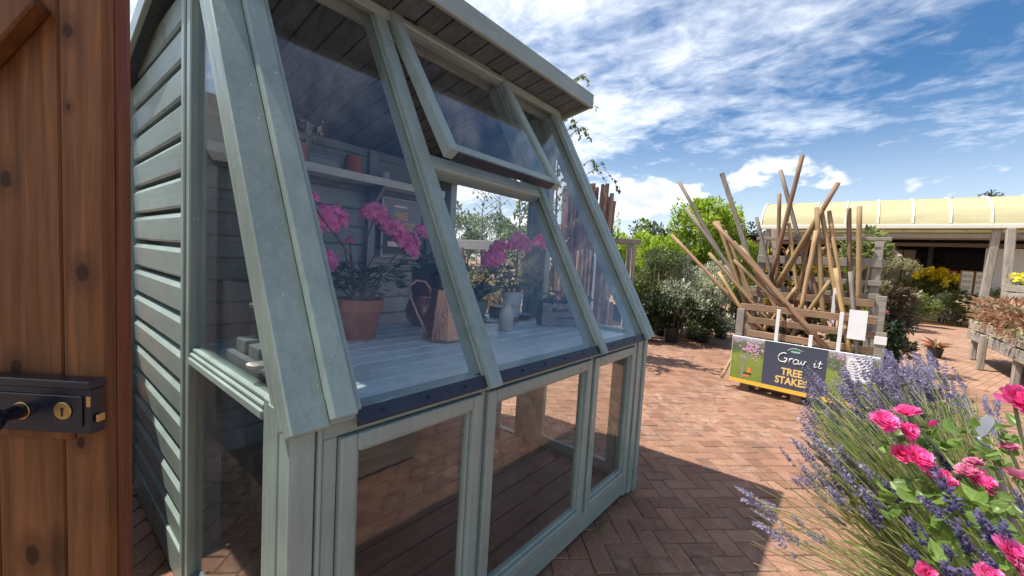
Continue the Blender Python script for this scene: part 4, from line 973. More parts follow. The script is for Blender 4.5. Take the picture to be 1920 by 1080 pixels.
# rim lock
lk0 = on_door(193, 762, .026); LS = np.dot(lk0 - D0, DL) + .018; zt_, zb_ = on_door(120, 713, .028)[2], on_door(120, 813, .028)[2]
mb = MB(); dslab(mb, LS, LS + .175, zb_, zt_ - .013, .005, .026); dslab(mb, LS - .002, LS + .178, zt_ - .0125, zt_, .005, .031); dslab(mb, LS + .012, LS + .165, zb_ + .012, zt_ - .024, .0265, .029)
lock = part(mb, 'rim_lock', 'lock', door, .0025)
kc = on_door(119, 770, .0292)
def disc(c, r, h, n=24): return [(c, r, h, n)]
def dcyl(mb, c, r, h, n=24): mb.tube([c, c + DN * h], r, n)
mb = MB(); dcyl(mb, kc, .0135, .0022); part(mb, 'escutcheon', 'brass', lock, .0006)
mb = MB(); dcyl(mb, kc + DN * .0023 + np.array((0, 0, .003)), .0026, .0006, 12); mb.obox(kc + DN * .0023 - DL * .0013 - np.array((0, 0, .008)), DL * .0026, DN * .0005, (0, 0, .011)); part(mb, 'keyhole', 'black', lock, 0)
kn = on_door(42, 769, .0292)
mb = MB(); dcyl(mb, kn, .0135, .003); part(mb, 'knob_ring', 'brass', lock, .0006)
mb = MB(); kp = [(.0, .0115), (.008, .0105), (.016, .009), (.024, .0105), (.030, .017), (.038, .0215), (.048, .021), (.055, .013), (.057, .003)]
mb.tube([kn + DN * (.003 + a) for a, r in kp], [r for a, r in kp], 24); part(mb, 'knob', 'lock', lock, 0, smooth=True)
mb = MB(); dslab(mb, LS - .006, LS - .0022, zb_ + .018, zb_ + .030, .010, .022); part(mb, 'latch_bolt', 'brass', lock, .001)
mb = MB(); dslab(mb, LS + .0005, LS + .006, zb_ + .044, zb_ + .060, .0265, .0275); part(mb, 'bolt_plate', 'brass', lock, 0)

# ------------------------------------------------------------------ dark neighbouring shed behind the door
nb = thing('dark_shed', (-.95, 4.1, 0), 'dark blue grey boarded shed behind the brown door', 'shed')
NX0, NX1, NY0, NY1 = -1.9, -.02, 3.22, 4.96
z = .05
while z < 1.98:
    MB().box(NX0, NX1, NY0, NY0 + .018, z, min(z + .132, 2.02)).build('wall_board', M['dark_shed'], nb, bevel=.004); z += .136
MB().box(NX1 - .016, NX1, NY0 + .019, NY1, .05, 1.98).build('side_wall', M['dark_shed'], nb); MB().box(NX0, NX0 + .016, NY0 + .019, NY1, .05, 1.98).build('side_wall', M['dark_shed'], nb); MB().box(NX0 + .017, NX1 - .017, NY1 - .016, NY1, .05, 1.98).build('back_wall', M['dark_shed'], nb)
ridge = (NY0 + NY1) / 2
for s_ in (-1, 1):
    ye = ridge + s_ * 1.06; MB().prism([(NX0 - .05, ye, 1.87), (NX0 - .05, ridge, 2.57), (NX0 - .05, ridge, 2.60), (NX0 - .05, ye, 1.90)], (NX1 - NX0 + .13, 0, 0)).build('roof_slope', M['felt'], nb)
for xg in (NX0, NX1 - .016): MB().prism([(xg, NY0 + .02, 1.981), (xg, NY1, 1.981), (xg, ridge, 2.545)], (.016, 0, 0)).build('gable', M['dark_shed'], nb)
fn = thing('shade_fence', (-.06, 2.5, 0), 'unseen boarded fence added to shade the passage behind the brown door', 'fence')  # added to keep the sun off the passage ground
for k in range(13): MB().box(-.075, -.05, 1.72 + k * .126, 1.72 + k * .126 + .122, .02, 1.16).build('shade_board', M['dark_shed'], fn, bevel=.003)
for zz in (.3, .9): MB().box(-.115, -.0755, 1.72, 3.35, zz, zz + .08).build('shade_rail', M['dark_shed'], fn)
# a few dead leaves in the gap between the sheds
for k in range(26):
    p = np.array((random.uniform(.02, .34), random.uniform(1.3, 3.0), .006)); V, F = leaves_at(p[None], rand_dirs(1) * np.array((1, 1, .25)), .045, .6)
    arr_mesh('fallen_leaf', V, F, M['buff'], ground)

# ------------------------------------------------------------------ tree stake rack with its sign
RP = np.array((5.534, 1.0, 0)); RR = unit((-.093, -.996, 0)); RB = np.array((-RR[1], RR[0], 0)); RB = RB if RB[0] > 0 else -RB    # along the sign, and away from the viewer
rack = thing('stake_rack', RP + RR * .66 + RB * .4, 'tiered pallet wood rack holding a jumble of tree stakes', 'display rack')
def rp(r, d, z): return RP + RR * r + RB * d + np.array((0, 0, z))
def rslab(mb, r0, r1, d0, d1, z0, z1): return mb.obox(rp(r0, d0, z0), RR * (r1 - r0), RB * (d1 - d0), (0, 0, z1 - z0))
def RS(name, mat, r0, r1, d0, d1, z0, z1, bev=.004):
    mb = MB(); rslab(mb, r0, r1, d0, d1, z0, z1); return part(mb, name, mat, rack, bev)
# base pallet
for d in (.26, .52, .80): RS('bearer', 'pallet', .10, 1.26, d, d + .09, .0, .085)
for r in (.10, .62, 1.16): RS('foot_block', 'pallet', r, r + .10, .06, .16, .0, .085)
for r in np.arange(.08, 1.25, .145): RS('base_slat', 'pallet', r, r + .10, .04, .89, .0855, .105)
# front, middle and back tiers: posts with horizontal slats
for r in (.0, 1.27): RS('post', 'pallet_grey', r + .005, r + .085, .02, .10, .106, .98 if r == 0 else .90)
for r in (.0, 1.22): RS('post', 'pallet_grey', r, r + .09, .46, .54, .106, 1.25)
for r in (-.02, 1.14): RS('post', 'pallet_grey', r, r + .08, .80, .88, .106, 1.86)
for z in (.66, .82, .97): RS('slat', 'pallet', .09 if z < .9 else .03, 1.27, .045, .075, z, z + .075)
for z in (.95, 1.12): RS('slat', 'pallet', .02, 1.22, .435, .459, z, z + .085)
for z in (1.20, 1.35, 1.56): RS('slat', 'purlin', -.02, 1.24, .775, .799, z, z + (.06 if z < 1.5 else .10))
RS('top_rail', 'purlin', -.06, 1.28, .80, .86, 1.865, 1.905)
for r, d, z0, z1 in ((.42, .0, .60, 1.02), (.74, .0, .60, .78), (.98, .0, .62, 1.06), (.86, .40, .9, 1.30)):
    o = RS('upright_slat', 'label', r, r + .035, d + .004, d + .018, z0, z1, .002)
RS('cap_strip', 'label', 1.268, 1.362, .01, .019, .78, .86, .002)
# the sign
sg = thing('tree_stake_sign', rp(.66, -.03, .09), 'wide TREE STAKES sign with blossom pictures along the rack foot', 'sign')
def gslab(mb, r0, r1, z0, z1, d0, d1): return mb.obox(rp(r0, d0, z0), RR * (r1 - r0), RB * (d1 - d0), (0, 0, z1 - z0))
SG = lambda name, mat, r0, r1, z0, z1, d0=-.0325, d1=-.0305, par=sg, bev=0: part(gslab(MB(), r0, r1, z0, z1, d0, d1), name, mat, par, bev)
zs0, zs1 = .10, .655
SG('backing', 'white', .0, 1.335, zs0, zs1, -.030, -.012, bev=.002)
SG('picture', 'photo', .004, .342, zs0 + .05, zs1 - .004); SG('picture', 'photo', .928, 1.331, zs0 + .05, zs1 - .004)
SG('title_panel', 'grow_blue', .344, .926, zs0 + .05, zs1 - .004); SG('yellow_band', 'yellow', .004, 1.331, zs0 + .003, zs0 + .049)
UX, UZ = RR, (0, 0, 1)
def spt(r, z, d=-.0338): return rp(r, d, z)
text_mesh('lettering', 'TREE', .112, spt(.625, .300), UX, UZ, 'gold_pale', sg, .0032, .80)
text_mesh('lettering', 'STAKES', .112, spt(.625, .200), UX, UZ, 'gold_pale', sg, .0032, .80)
def strokes(paths, ox, oz, s, w, mat, name='lettering'):
    mb = MB()
    for p in paths:
        q = [spt(ox + x * s + z * s * .18, oz + z * s, -.0345) for x, z in p]
        mb.tube(q, [w * .75] + [w] * (len(q) - 2) + [w * .75], 6)
    return mb.build(name, M[mat], sg, smooth=True)
def arc(cx, cz, rx, rz, a0, a1, n=12): return [(cx + rx * math.cos(R_(a0 + (a1 - a0) * i / n)), cz + rz * math.sin(R_(a0 + (a1 - a0) * i / n))) for i in range(n + 1)]
# "Grow it" brush script, letter by letter
strokes([arc(.55, .62, .52, .58, 60, 330, 18) + [(1.02, .55), (.66, .56)], [(1.0, .56), (.98, .1), (.8, -.12)]], .475, .440, .088, .0050, 'white')
strokes([[(1.28, .62), (1.30, .02)], [(1.30, .30)] + arc(1.50, .38, .18, .24, 160, 55, 6)], .475, .440, .088, .0048, 'white')
strokes([arc(1.98, .30, .27, .30, 60, 420, 18)], .475, .440, .088, .0046, 'white')
strokes([[(2.30, .58), (2.35, .2), (2.46, .03), (2.58, .12), (2.66, .54), (2.70, .16), (2.80, .03), (2.94, .16), (3.02, .60), (3.16, .50)]], .465, .440, .088, .0046, 'white')
strokes([[(3.42, .40), (3.58, .58), (3.60, .10), (3.72, .03), (3.86, .20)]], .50, .440, .088, .0046, 'white'); strokes([[(3.60, .80), (3.63, .86)]], .50, .440, .088, .0046, 'white')
strokes([[(4.06, .92), (4.04, .12), (4.16, .02), (4.36, .14)], [(3.88, .60), (4.34, .64)]], .50, .440, .088, .0046, 'white')
# green emblem with a white sweep and a small name
mb = MB(); mb.prism([spt(.64 + x, .578 + z, -.0330) for x, z in arc(0, 0, .058, .028, 0, 350, 20)], -RB * .0008); mb.build('emblem', M['logo_green'], sg)
strokes([arc(0, 0, 1.0, .55, 175, 75, 10) + [(.55, .42), (1.15, .30)]], .635, .572, .068, .0022, 'white', 'emblem_sweep'); strokes([[(.2, .55), (.45, .95)]], .635, .572, .045, .0022, 'logo_green', 'emblem_leaf')
text_mesh('lettering', 'westland', .026, spt(.642, .566, -.0345), UX, UZ, 'white', sg, .0006, .9)
# blossom trees printed on both pictures: low relief flat print
def orchard(r0, r1, par):
    w = r1 - r0; mb = MB()
    for a, b, t in (((.40, .16), (.40, .36), .030), ((.40, .36), (.30, .48), .016), ((.40, .36), (.55, .50), .018), ((.42, .38), (.62, .44), .012)):
        mb.bar(spt(r0 + a[0] * w, a[1], -.0332), spt(r0 + b[0] * w, b[1], -.0332), t * w * 2.2, .0008, RB)
    mb.build('printed_trunk', M['trunk_print'], par)
    mb = MB()
    for _ in range(110):
        u, v = random.gauss(.62, .16), random.gauss(.545, .055)
        if u > .97 or v > .645 or u < .05: continue
        c = spt(r0 + u * w, v, -.0334 - random.random() * .0003); n = random.randint(5, 7); s = random.uniform(.006, .014)
        mb.prism([c + RR * s * math.cos(6.283 * k / n) + np.array((0, 0, 1)) * s * .8 * math.sin(6.283 * k / n) for k in range(n)], -RB * .0003)
    for _ in range(26):
        c = spt(r0 + random.uniform(.03, .32) * w, random.uniform(.575, .64), -.0334); s = random.uniform(.006, .013)
        mb.prism([c + RR * s * math.cos(6.283 * k / 6) + np.array((0, 0, 1)) * s * .7 * math.sin(6.283 * k / 6) for k in range(6)], -RB * .0003)
    mb.build('printed_blossom', M['blossom'], par, kind='stuff')
    for m, a, b, c, d in (('orange_print', .54, .66, .24, .30), ('green_print', .42, .68, .215, .238), ('orange_print', .44, .62, .19, .212)): SG('printed_trug', m, r0 + a * w, r0 + b * w, c, d, -.0336, -.0327, par)
orchard(.004, .342, sg); orchard(.928, 1.331, sg)
pp_ = SG('price_panel', 'panel_grey', 1.075, 1.285, .37, .625, -.040, -.0345, bev=.002)
SG('price_paper', 'paper', 1.090, 1.270, .385, .61, -.0415, -.0405, pp_)
text_mesh('lettering', 'Round Tree Stakes', .019, rp(1.18, -.0418, .575), UX, UZ, 'grey_print', pp_, .0003, .9)
for k in range(6):
    z = .545 - k * .025; SG('price_line', 'grey_print', 1.10, 1.10 + random.uniform(.055, .075), z, z + .006, -.0421, -.0416, pp_); SG('price_line', 'grey_print', 1.232, 1.262, z, z + .006, -.0421, -.0416, pp_)
nt_ = thing('price_card', rp(1.10, -.0, .80), 'blank white card clipped to the right of the rack', 'card')
mb = MB(); mb.obox(rp(1.055, .005, .80), RR * .145 , RB * .004, (0, 0, .30)); mb.build('card', M['paper'], nt_); nt_.rotation_euler = (0, 0, .0)

# stakes: crop pixels of the photograph (top, bottom), depth behind the sign at foot and top, radius, wood
def sk(x, y): return (1220 + .4629 * x, 280 + .4629 * y)
RN = -RB
STK = [
 ((115, 132), (452, 720), .60, .55, .027, 'stake_grey', 'dark grey stake leaning far left, tip second highest on the left'),
 ((142, 238), (560, 800), .50, .42, .026, 'stake_grey', 'grey brown stake lying just under the dark far left stake'),
 ((85, 347), (492, 772), .20, .30, .024, 'stake_red', 'longest low stake jutting furthest left from the rack'),
 ((275, 497), (442, 768), .12, .13, .022, 'stake', 'short tan stake under the furthest left stake'),
 ((256, 295), (712, 806), .04, .10, .030, 'stake_red', 'thick pink brown stake slanting to the foot of the sign'),
 ((272, 292), (405, 690), .36, .48, .027, 'stake', 'tan stake behind the thick pink brown stake, standing steeply'),
 ((335, 374), (610, 700), .24, .26, .022, 'stake', 'thin tan stake slanting above the thick pink brown one'),
 ((338, 447), (700, 800), .085, .16, .027, 'stake', 'tan stake with a chipped end beneath the thick slanting one'),
 ((428, 275), (500, 560), .66, .64, .023, 'stake_grey', 'short grey stake leaning left in front of the back rail'),
 ((522, 180), (512, 560), .70, .71, .024, 'stake_red', 'upright pink brown stake left of the tallest stake'),
 ((615, 24), (488, 520), .62, .60, .028, 'stake_red', 'tallest stake of all, pink brown and leaning right'),
 ((526, 84), (672, 640), .74, .72, .026, 'stake_grey', 'dark brown stake crossing behind the tallest stake'),
 ((760, 134), (515, 560), .54, .56, .028, 'stake_red', 'long stake leaning right with highest tip on the right'),
 ((692, 246), (512, 545), .47, .50, .025, 'stake', 'tan stake lying along the left of the long right leaner'),
 ((672, 236), (702, 745), .34, .50, .027, 'stake', 'tan near upright stake in the middle of the rack'),
 ((692, 252), (762, 650), .40, .58, .027, 'stake', 'tan stake just right of the middle upright stake'),
 ((722, 250), (778, 620), .48, .62, .026, 'stake', 'olive tan stake with tip between the middle pair and right pair'),
 ((803, 238), (806, 600), .68, .69, .025, 'stake_red', 'left one of the two tall vertical stakes at right'),
 ((846, 230), (841, 655), .60, .61, .027, 'stake', 'right one of the two tall vertical stakes at right'),
 ((748, 482), (806, 828), .03, .18, .024, 'stake', 'short split topped stake standing in front at right'),
 ((809, 496), (836, 830), .03, .16, .023, 'stake_grey', 'short grey brown stake in front of the white card'),
 ((672, 330), (604, 670), .28, .44, .025, 'stake', 'honey coloured stake leaning right behind the middle upright'),
 ((726, 532), (548, 785), .12, .26, .022, 'stake', 'thin tan stake crossing low from right down to left'),
 ((318, 420), (420, 640), .42, .55, .022, 'stake', 'short tan stake among the left hand leaners'),
 ((362, 390), (520, 600), .56, .62, .021, 'stake_grey', 'thin grey stake tucked above the left hand leaners'),
 ((640, 470), (690, 640), .58, .60, .022, 'stake_red', 'short brown stake deep inside the rack'),
 ((490, 640), (452, 760), .30, .34, .020, 'stake', 'stub of a tan stake behind the front slats at left'),
 ((300, 330), (430, 650), .44, .52, .024, 'stake', 'tan stake just right of the steep one behind the thick leaner'),
 ((372, 402), (560, 640), .46, .50, .024, 'stake', 'light tan stake in the middle of the left hand leaners'),
 ((412, 470), (560, 740), .30, .36, .023, 'stake_red', 'brown stake low in the middle of the left hand leaners'),
 ((300, 470), (470, 690), .38, .44, .022, 'stake_grey', 'grey stake low behind the short tan stake at left'),
 ((236, 420), (500, 720), .27, .34, .024, 'stake', 'tan stake between the two lowest left leaners'),
 ((590, 560), (470, 720), .40, .44, .022, 'stake', 'tan stake crossing low behind the front slats'),
 ((560, 300), (600, 620), .66, .66, .023, 'stake', 'tan stake upright behind the long right leaner'),
 ((640, 350), (588, 640), .58, .60, .024, 'stake_red', 'brown stake leaning right behind the honey coloured one'),
 ((352, 800), (286, 925), -.0, .16, .020, 'stake', 'tan stake end poking out left of the sign to the ground'),
 ((380, 815), (318, 930), .12, .24, .018, 'stake', 'second stake end on the ground left of the sign'),
]
for k, (tp, bt_, db, dt, r, wd, lab) in enumerate(STK):
    P0 = RP + RB * db; P1 = RP + RB * dt
    b = onp(*sk(*bt_), P0, RN); t_ = onp(*sk(*tp), P1, RN)
    if b[2] < .02: b = on(*sk(*bt_), 2, .022)
    d = unit(t_ - b); L = np.linalg.norm(t_ - b); side = np.cross(d, (0, 0, 1.0)); side = unit(side if np.linalg.norm(side) > .01 else (1, 0, 0)); n = 6
    r *= .94
    pts = [b + d * L * i / n + side * random.uniform(-.003, .003) for i in range(n + 1)]
    MBk = MB().tube(pts, [r * random.uniform(.97, 1.03) for _ in range(n + 1)], 14)
    # built along its own length so that the grain follows it
    o = bpy.data.objects.new('tree_stake', bpy.data.meshes.new('tree_stake')); col.objects.link(o)
    q = Vector(d).to_track_quat('Z', 'Y'); qi = q.inverted()
    o.data.from_pydata([tuple(qi @ (Vector(v) - Vector(b))) for v in MBk.v], [], MBk.f); o.data.materials.append(M[wd])
    o.data.polygons.foreach_set('use_smooth', [len(f) == 4 for f in MBk.f]); o.data.update()
    o.location = Vector(b); o.rotation_mode = 'QUATERNION'; o.rotation_quaternion = q
    tag(o, lab, 'tree stake', 'round tree stakes leaning in the rack')
# the flat grey plank on the left
b = onp(*sk(405, 460), RP + RB * .72, RN); t_ = onp(*sk(288, 97), RP + RB * .70, RN)
o = MB().bar(b, t_, .055, .03, RB).build('flat_plank', M['stake_grey']); tag(o, 'flat grey plank leaning left, tip highest on the left', 'plank')

# ------------------------------------------------------------------ shrubs for sale beyond the shed
def gp_(px, depth, z=0.0):                  # ground spot under a picture column at a depth
    p = at(px, 520, depth); return (p[0], p[1], z)
bush('silver_shrub', gp_(1310, 8.3), 'silvery variegated shrub catching sun at the front of the dark bed', 'shrub', 'silver_leaf', .40, 1.48, .78, .6, 9000, .06, nb=34, pot=.32, aspect=.42)
bush('silver_shrub', gp_(1243, 8.6), 'dark green shrub with dull silvery tips just right of the shed', 'shrub', 'olive_leaf', .45, 1.6, .62, .5, 6500, .06, nb=26, pot=.32)
DK = [(1222, 7.9, .9, .40, 'low dark leaved shrub in a black pot hard against the shed corner'), (1268, 7.8, .78, .40, 'low dark shrub in black pot below the silvery tips'), (1328, 8.0, .72, .42, 'low dark shrub in black pot under the sunlit silver shrub'),
      (1362, 8.7, .95, .40, 'dark shrub in black pot at the right end of front row'), (1392, 9.6, 1.05, .45, 'dark shrub in black pot behind the leaning stakes')]
for px, dp, h, w, lab in DK: bush('potted_shrub', gp_(px, dp), lab, 'shrub', 'dark_leaf', .24, h, w * 1.25, w * 1.1, 2600, .07, 'dark shrubs in black pots beside the path', nb=10, pot=.30)
bush('laurel', gp_(1322, 11.0), 'tall bright green laurel glowing in the sun above the dark shrubs', 'shrub', 'laurel', .9, 3.0, 1.35, .9, 10000, .14, nb=36, aspect=.40, pot=.4)
t = bush('laurel', gp_(1385, 11.6), 'lower laurel with lime leaves behind the left leaning stakes', 'shrub', 'laurel', .6, 2.2, .9, .7, 4200, .13, nb=18, aspect=.40, pot=.4)
t = bush('laurel', gp_(1215, 12.0), 'thin lime green laurel with bare upright shoots near the shed', 'shrub', 'laurel', .6, 2.15, 1.3, .8, 6500, .13, nb=26, aspect=.40, pot=.4)
sprays('shoot', 'laurel', t, [(at(px, py, 12.0), (0, 0, 1)) for px, py in ((1196, 440), (1162, 438), (1145, 436), (1216, 445))], 16, .55, .12, .38)
bush('laurel', gp_(1165, 10.5), 'olive toned laurel half hidden by the end of the shed', 'shrub', 'laurel', .6, 2.2, .9, .7, 4200, .12, nb=18, pot=.4)
bush('olive_shrub', gp_(1238, 9.4), 'olive green upright shrub left of the grey timber frame', 'shrub', 'olive_leaf', .4, 1.75, .6, .5, 3600, .075, nb=16, pot=.34)
lt = [o for o in col.objects if o.name == 'laurel'][0]
sprays('shoot', 'laurel', lt, [(at(1322 + random.uniform(-75, 75), random.uniform(412, 470), 11.0 + random.uniform(-.5, .5)), (0, 0, 1)) for _ in range(34)], 16, .50, .13, .40)
# grey timber staging among the shrubs
def frame(px, dp, W_, z, label):
    c = gp_(px, dp); t = thing('timber_frame', c, label, 'staging')
    dx = unit((ROT[0, 0], ROT[1, 0], 0)); dy = np.array((-dx[1], dx[0], 0)); c = np.array(c)
    for a in (-W_ / 2, W_ / 2):
        for b in (0, .35): MB().bar(c + dx * a + dy * b, c + dx * a + dy * b + (0, 0, z), .09, .07, dx).build('post', M['grey_wood_z'], t, bevel=.004)
    MB().bar(c - dx * (W_ / 2 + .12) + (0, 0, z + .05), c + dx * (W_ / 2 + .12) + (0, 0, z + .05), .10, .09).build('rail', M['grey_wood'], t, bevel=.004)
    MB().bar(c - dx * (W_ / 2 + .12) + dy * .35 + (0, 0, z + .05), c + dx * (W_ / 2 + .12) + dy * .35 + (0, 0, z + .05), .10, .09).build('rail', M['grey_wood'], t, bevel=.004)
frame(1262, 9.0, .55, 1.62, 'silver grey timber staging frame rising out of the dark shrubs')
frame(1163, 8.0, .45, 1.85, 'grey timber staging frame close to the right edge of the shed')
# hedge, birches and rail seen through the end of the shed
HG = [(862, 9.0, 1.9, .8, 'hedge_leaf', 'leafy hedge plant at the left of the doorway view'), (905, 9.6, 2.1, .8, 'hedge_leaf', 'leafy hedge plant in the middle of the doorway view'), (955, 9.2, 2.0, .75, 'birch_leaf', 'greener hedge plant right of the doorway view'), (1010, 9.8, 1.9, .8, 'hedge_leaf', 'hedge plant behind the grey blue door jamb'), (1060, 10.2, 1.8, .8, 'birch_leaf', 'hedge plant behind the bundle of tall posts')]
for px, dp, h, w, mt, lab in HG: bush('hedge_plant', gp_(px, dp), lab, 'hedge', mt, .3, h + .25, w, .6, 5200, .065, 'hedge plants beyond the shed doorway', nb=16, aspect=.5)
for px, dp, h, mt, lab in ((868, 6.6, 1.05, 'buff', 'low straw coloured shrub below the pale rail at left'), (905, 6.8, 1.0, 'yellow_leaf', 'low shrub with yellow flecks below the pale rail'), (948, 6.9, .95, 'buff', 'low dry shrub behind the pink geranium')):
    bush('low_shrub', gp_(px, dp), lab, 'shrub', mt, .25, h, .42, .4, 1500, .05, 'low shrubs below the rail', nb=10, pot=.25)
rl = thing('pale_rail', gp_(905, 7.6), 'pale weathered rail on posts in front of the hedge', 'rail'); a_, b_ = at(855, 458, 7.4), at(990, 462, 7.9)
MB().bar(a_, b_, .05, .17).build('rail', M['canopy_frame'], rl, bevel=.004)
for f_ in (.08, .9): p = a_ + (b_ - a_) * f_; MB().bar((p[0], p[1], 0), (p[0], p[1], p[2] - .056), .08, .08, (1, 0, 0)).build('post', M['grey_wood_z'], rl, bevel=.004)
def sapling(px, dp, H, label, nl, crown=.35, seed=0, lean=0):
    c = np.array(gp_(px, dp)); t = thing('birch_tree', c, label, 'tree', 'slender birches beyond the shed'); mb = MB()
    dxr = np.array((ROT[0, 0], ROT[1, 0], 0)); top = c + (0, 0, H) + dxr * lean
    pts = [c + (top - c) * k / 6 + rng.normal(size=3) * .02 for k in range(7)]; mb.tube(pts, [.022, .02, .017, .014, .011, .008, .004], 7); mb.build('trunk', M['bark'], t, smooth=True)
    mb = MB(); P = []; D = []
    for k in range(30):
        s = .25 + .74 * (k / 30); p = c + (top - c) * s; a = random.random() * 6.28; L = crown * (1.15 - s) * random.uniform(.7, 1.5) + .18
        q = p + np.array((math.cos(a) * L * .7, math.sin(a) * L * .7, L * .55)); e = q + np.array((math.cos(a) * L * .35, math.sin(a) * L * .35, -L * .45)); mb.tube([p, q, e], [.007, .005, .002], 4)
        for j in range(nl):
            u = random.random(); b = (p * (1 - u) + q * u) if random.random() < .5 else (q * (1 - u) + e * u); P.append(b); D.append(rng.normal(size=3) + (0, 0, -.9))
    mb.build('branch', M['twig'], t, smooth=True); V, F = leaves_at(np.array(P), np.array(D), .06, .7); arr_mesh('crown', V, F, M['birch_leaf'], t)
sapling(968, 7.4, 3.0, 'leafy birch standing just left of the grey blue door jamb', 34, .5)
sapling(902, 8.2, 2.75, 'nearly bare birch with fine twigs in the doorway view', 3, .4)
sapling(930, 8.4, 2.85, 'thin birch with few leaves right of the bare one', 5, .4)
sapling(853, 8.0, 2.5, 'birch with sparse leaves at the left edge of doorway view', 14, .4)
sapling(1030, 6.3, 4.2, 'birch with dangling leafy twigs at the corner of the shed roof', 42, .85, lean=.05)

# tall square posts bundled upright
bc = np.array(gp_(1092, 6.4)); dxr = unit((ROT[0, 0], ROT[1, 0], 0)); dyr = np.array((-dxr[1], dxr[0], 0))
cr_ = thing('post_crate', bc, 'open timber crate holding the bundle of tall square posts', 'crate')
for s_ in (-1, 1):
    for zz in (.15, .45, .75): MB().bar(bc + dyr * s_ * .22 - dxr * .46 + (0, 0, zz), bc + dyr * s_ * .22 + dxr * .46 + (0, 0, zz), .09, .025).build('slat', M['pallet'], cr_, bevel=.003)
    for e_ in (-1, 1): MB().bar(bc + dyr * s_ * .185 + dxr * e_ * .44, bc + dyr * s_ * .185 + dxr * e_ * .44 + (0, 0, .85), .05, .05, (1, 0, 0)).build('post', M['pallet'], cr_, bevel=.003)
mbp = MB().box(-.0235, .0235, -.0235, .0235, 0, 1); src = {}
for k in range(34):
    mt = 'sq_post' if random.random() < .72 else 'sq_post_red'; u = -.40 + .80 * (k % 17) / 16; v = -.1 + .2 * (k // 17) + random.uniform(-.04, .04)
    H = 2.62 + random.uniform(-.10, .06) - (.16 if u > .25 else 0) - (.55 if u < -.36 else 0)
    if mt not in src: o = mbp.build('square_post', M[mt]); src[mt] = o.data
    else: o = bpy.data.objects.new('square_post', src[mt]); col.objects.link(o)
    b = bc + dxr * (u * .85 + random.uniform(-.02, .02)) + dyr * v; tt = bc + dxr * (u + random.uniform(-.05, .05)) + dyr * (v + random.uniform(-.06, .06)) + (0, 0, H); d = Vector(tt - b)
    o.location = Vector(b) + Vector((0, 0, .004)); o.rotation_mode = 'QUATERNION'; o.rotation_quaternion = d.to_track_quat('Z', 'Y'); o.scale = (1, 1, d.length)
    tag(o, 'tall square sawn timber post in the upright bundle right of the shed', 'post', 'tall square posts in the upright bundle')
for k, (px, top, wd_, lab) in enumerate(((1084, 470, 'post_raw', 'short pale pointed stake with label at the front of bundle'), (1092, 468, 'stake', 'short tan stake beside the labelled pale one'), (1100, 466, 'stake_grey', 'short grey stake in the middle of the labelled group'), (1107, 470, 'post_raw', 'short pale stake with dark printed tag'), (1116, 474, 'whitepot', 'short white painted stake right of the tagged group'), (1131, 492, 'stake_grey', 'shortest leaning grey stake at right of the bundle'))):
    b = np.array(gp_(px - 3 + random.uniform(-3, 3), 5.95)); b[2] = .15; tt = at(px + 1, top, 5.95); o = MB().bar(b, tt, .045, .03, dxr).build('short_stake', M[wd_], bevel=.003); tag(o, lab, 'stake', 'short stakes in front of the tall bundle')

# ------------------------------------------------------------------ behind and beside the rack
def near_rack(r, d): p = rp(r, d, 0); return (p[0], p[1], 0)
t = bush('bronze_plant', near_rack(.10, 1.35), 'yellow and bronze leaved plant behind the left of the rack', 'plant', 'yellow_leaf', .5, 1.55, .30, .28, 520, .11, nb=9, aspect=.5, pot=.3); sprays('shoot', 'yellow_leaf', t, [(rp(.10 + random.uniform(-.2, .2), 1.35, 1.4), (0, 0, 1)) for _ in range(5)], 10, .4, .13, .42)
t = bush('bronze_plant', near_rack(.55, 1.5), 'yellow flushed plant behind the middle of the rack', 'plant', 'yellow_leaf', .5, 1.6, .32, .28, 520, .11, nb=9, aspect=.5, pot=.3); sprays('shoot', 'yellow_leaf', t, [(rp(.5 + random.uniform(-.2, .2), 1.5, 1.4), (0, 0, 1)) for _ in range(6)], 10, .5, .13, .42)
t = bush('green_plant', near_rack(.95, 1.45), 'bright green plant showing through the right of the rack', 'plant', 'laurel', .4, 1.75, .34, .28, 900, .09, nb=10, pot=.3)
t = bush('green_plant', near_rack(1.02, 1.7), 'leafy green plant topping the back rail of the rack', 'plant', 'hedge_leaf', .6, 2.1, .32, .3, 900, .10, nb=10, pot=.3)
bush('green_plant', near_rack(.30, 1.05), 'dark green plant low behind the rack slats', 'plant', 'dark_leaf', .3, .95, .35, .22, 900, .07, nb=9, pot=.25); bush('green_plant', near_rack(.85, 1.1), 'dark plant low behind the right of the rack slats', 'plant', 'olive_leaf', .3, 1.0, .35, .22, 900, .07, nb=9, pot=.25)
t = bush('photinia', gp_(1672, 6.5), 'bushy shrub right of the rack, buff on top and bronze below', 'shrub', 'photinia', .35, 1.25, .42, .40, 1700, .095, nb=16, pot=.32)
leafy('upper_foliage', 'buff', t, blobs(t.location.x, t.location.y, 1.25, 1.78, .32, .32, 12), 1900, .07, .28, .9); leafy('lower_foliage', 'dark_leaf', t, blobs(t.location.x, t.location.y, .25, 1.0, .40, .38, 12), 900, .10, .5)
t = bush('photinia', gp_(1662, 5.6), 'low dark leaved plant with one red bud by the rack post', 'plant', 'dark_leaf', .25, .85, .24, .24, 500, .10, nb=8, pot=.25, aspect=.5); V, F = double_flower(at(1661, 585, 5.55), (-.6, -.3, .5), .035, 2, 5); arr_mesh('bud', V, F, M['pink_red'], t)
t = thing('cordyline', (11.35, -1.45, 0), 'small spiky bronze plant alone on the open paving', 'plant'); P = np.tile(np.array((11.35, -1.45, .16)), (44, 1)); D = rand_dirs(44) * np.array((1, 1, .5)) + (0, 0, .5); V, F = leaves_at(P, D, .27, .20, jit=.4); arr_mesh('foliage', V, F, M['red_fol'], t)
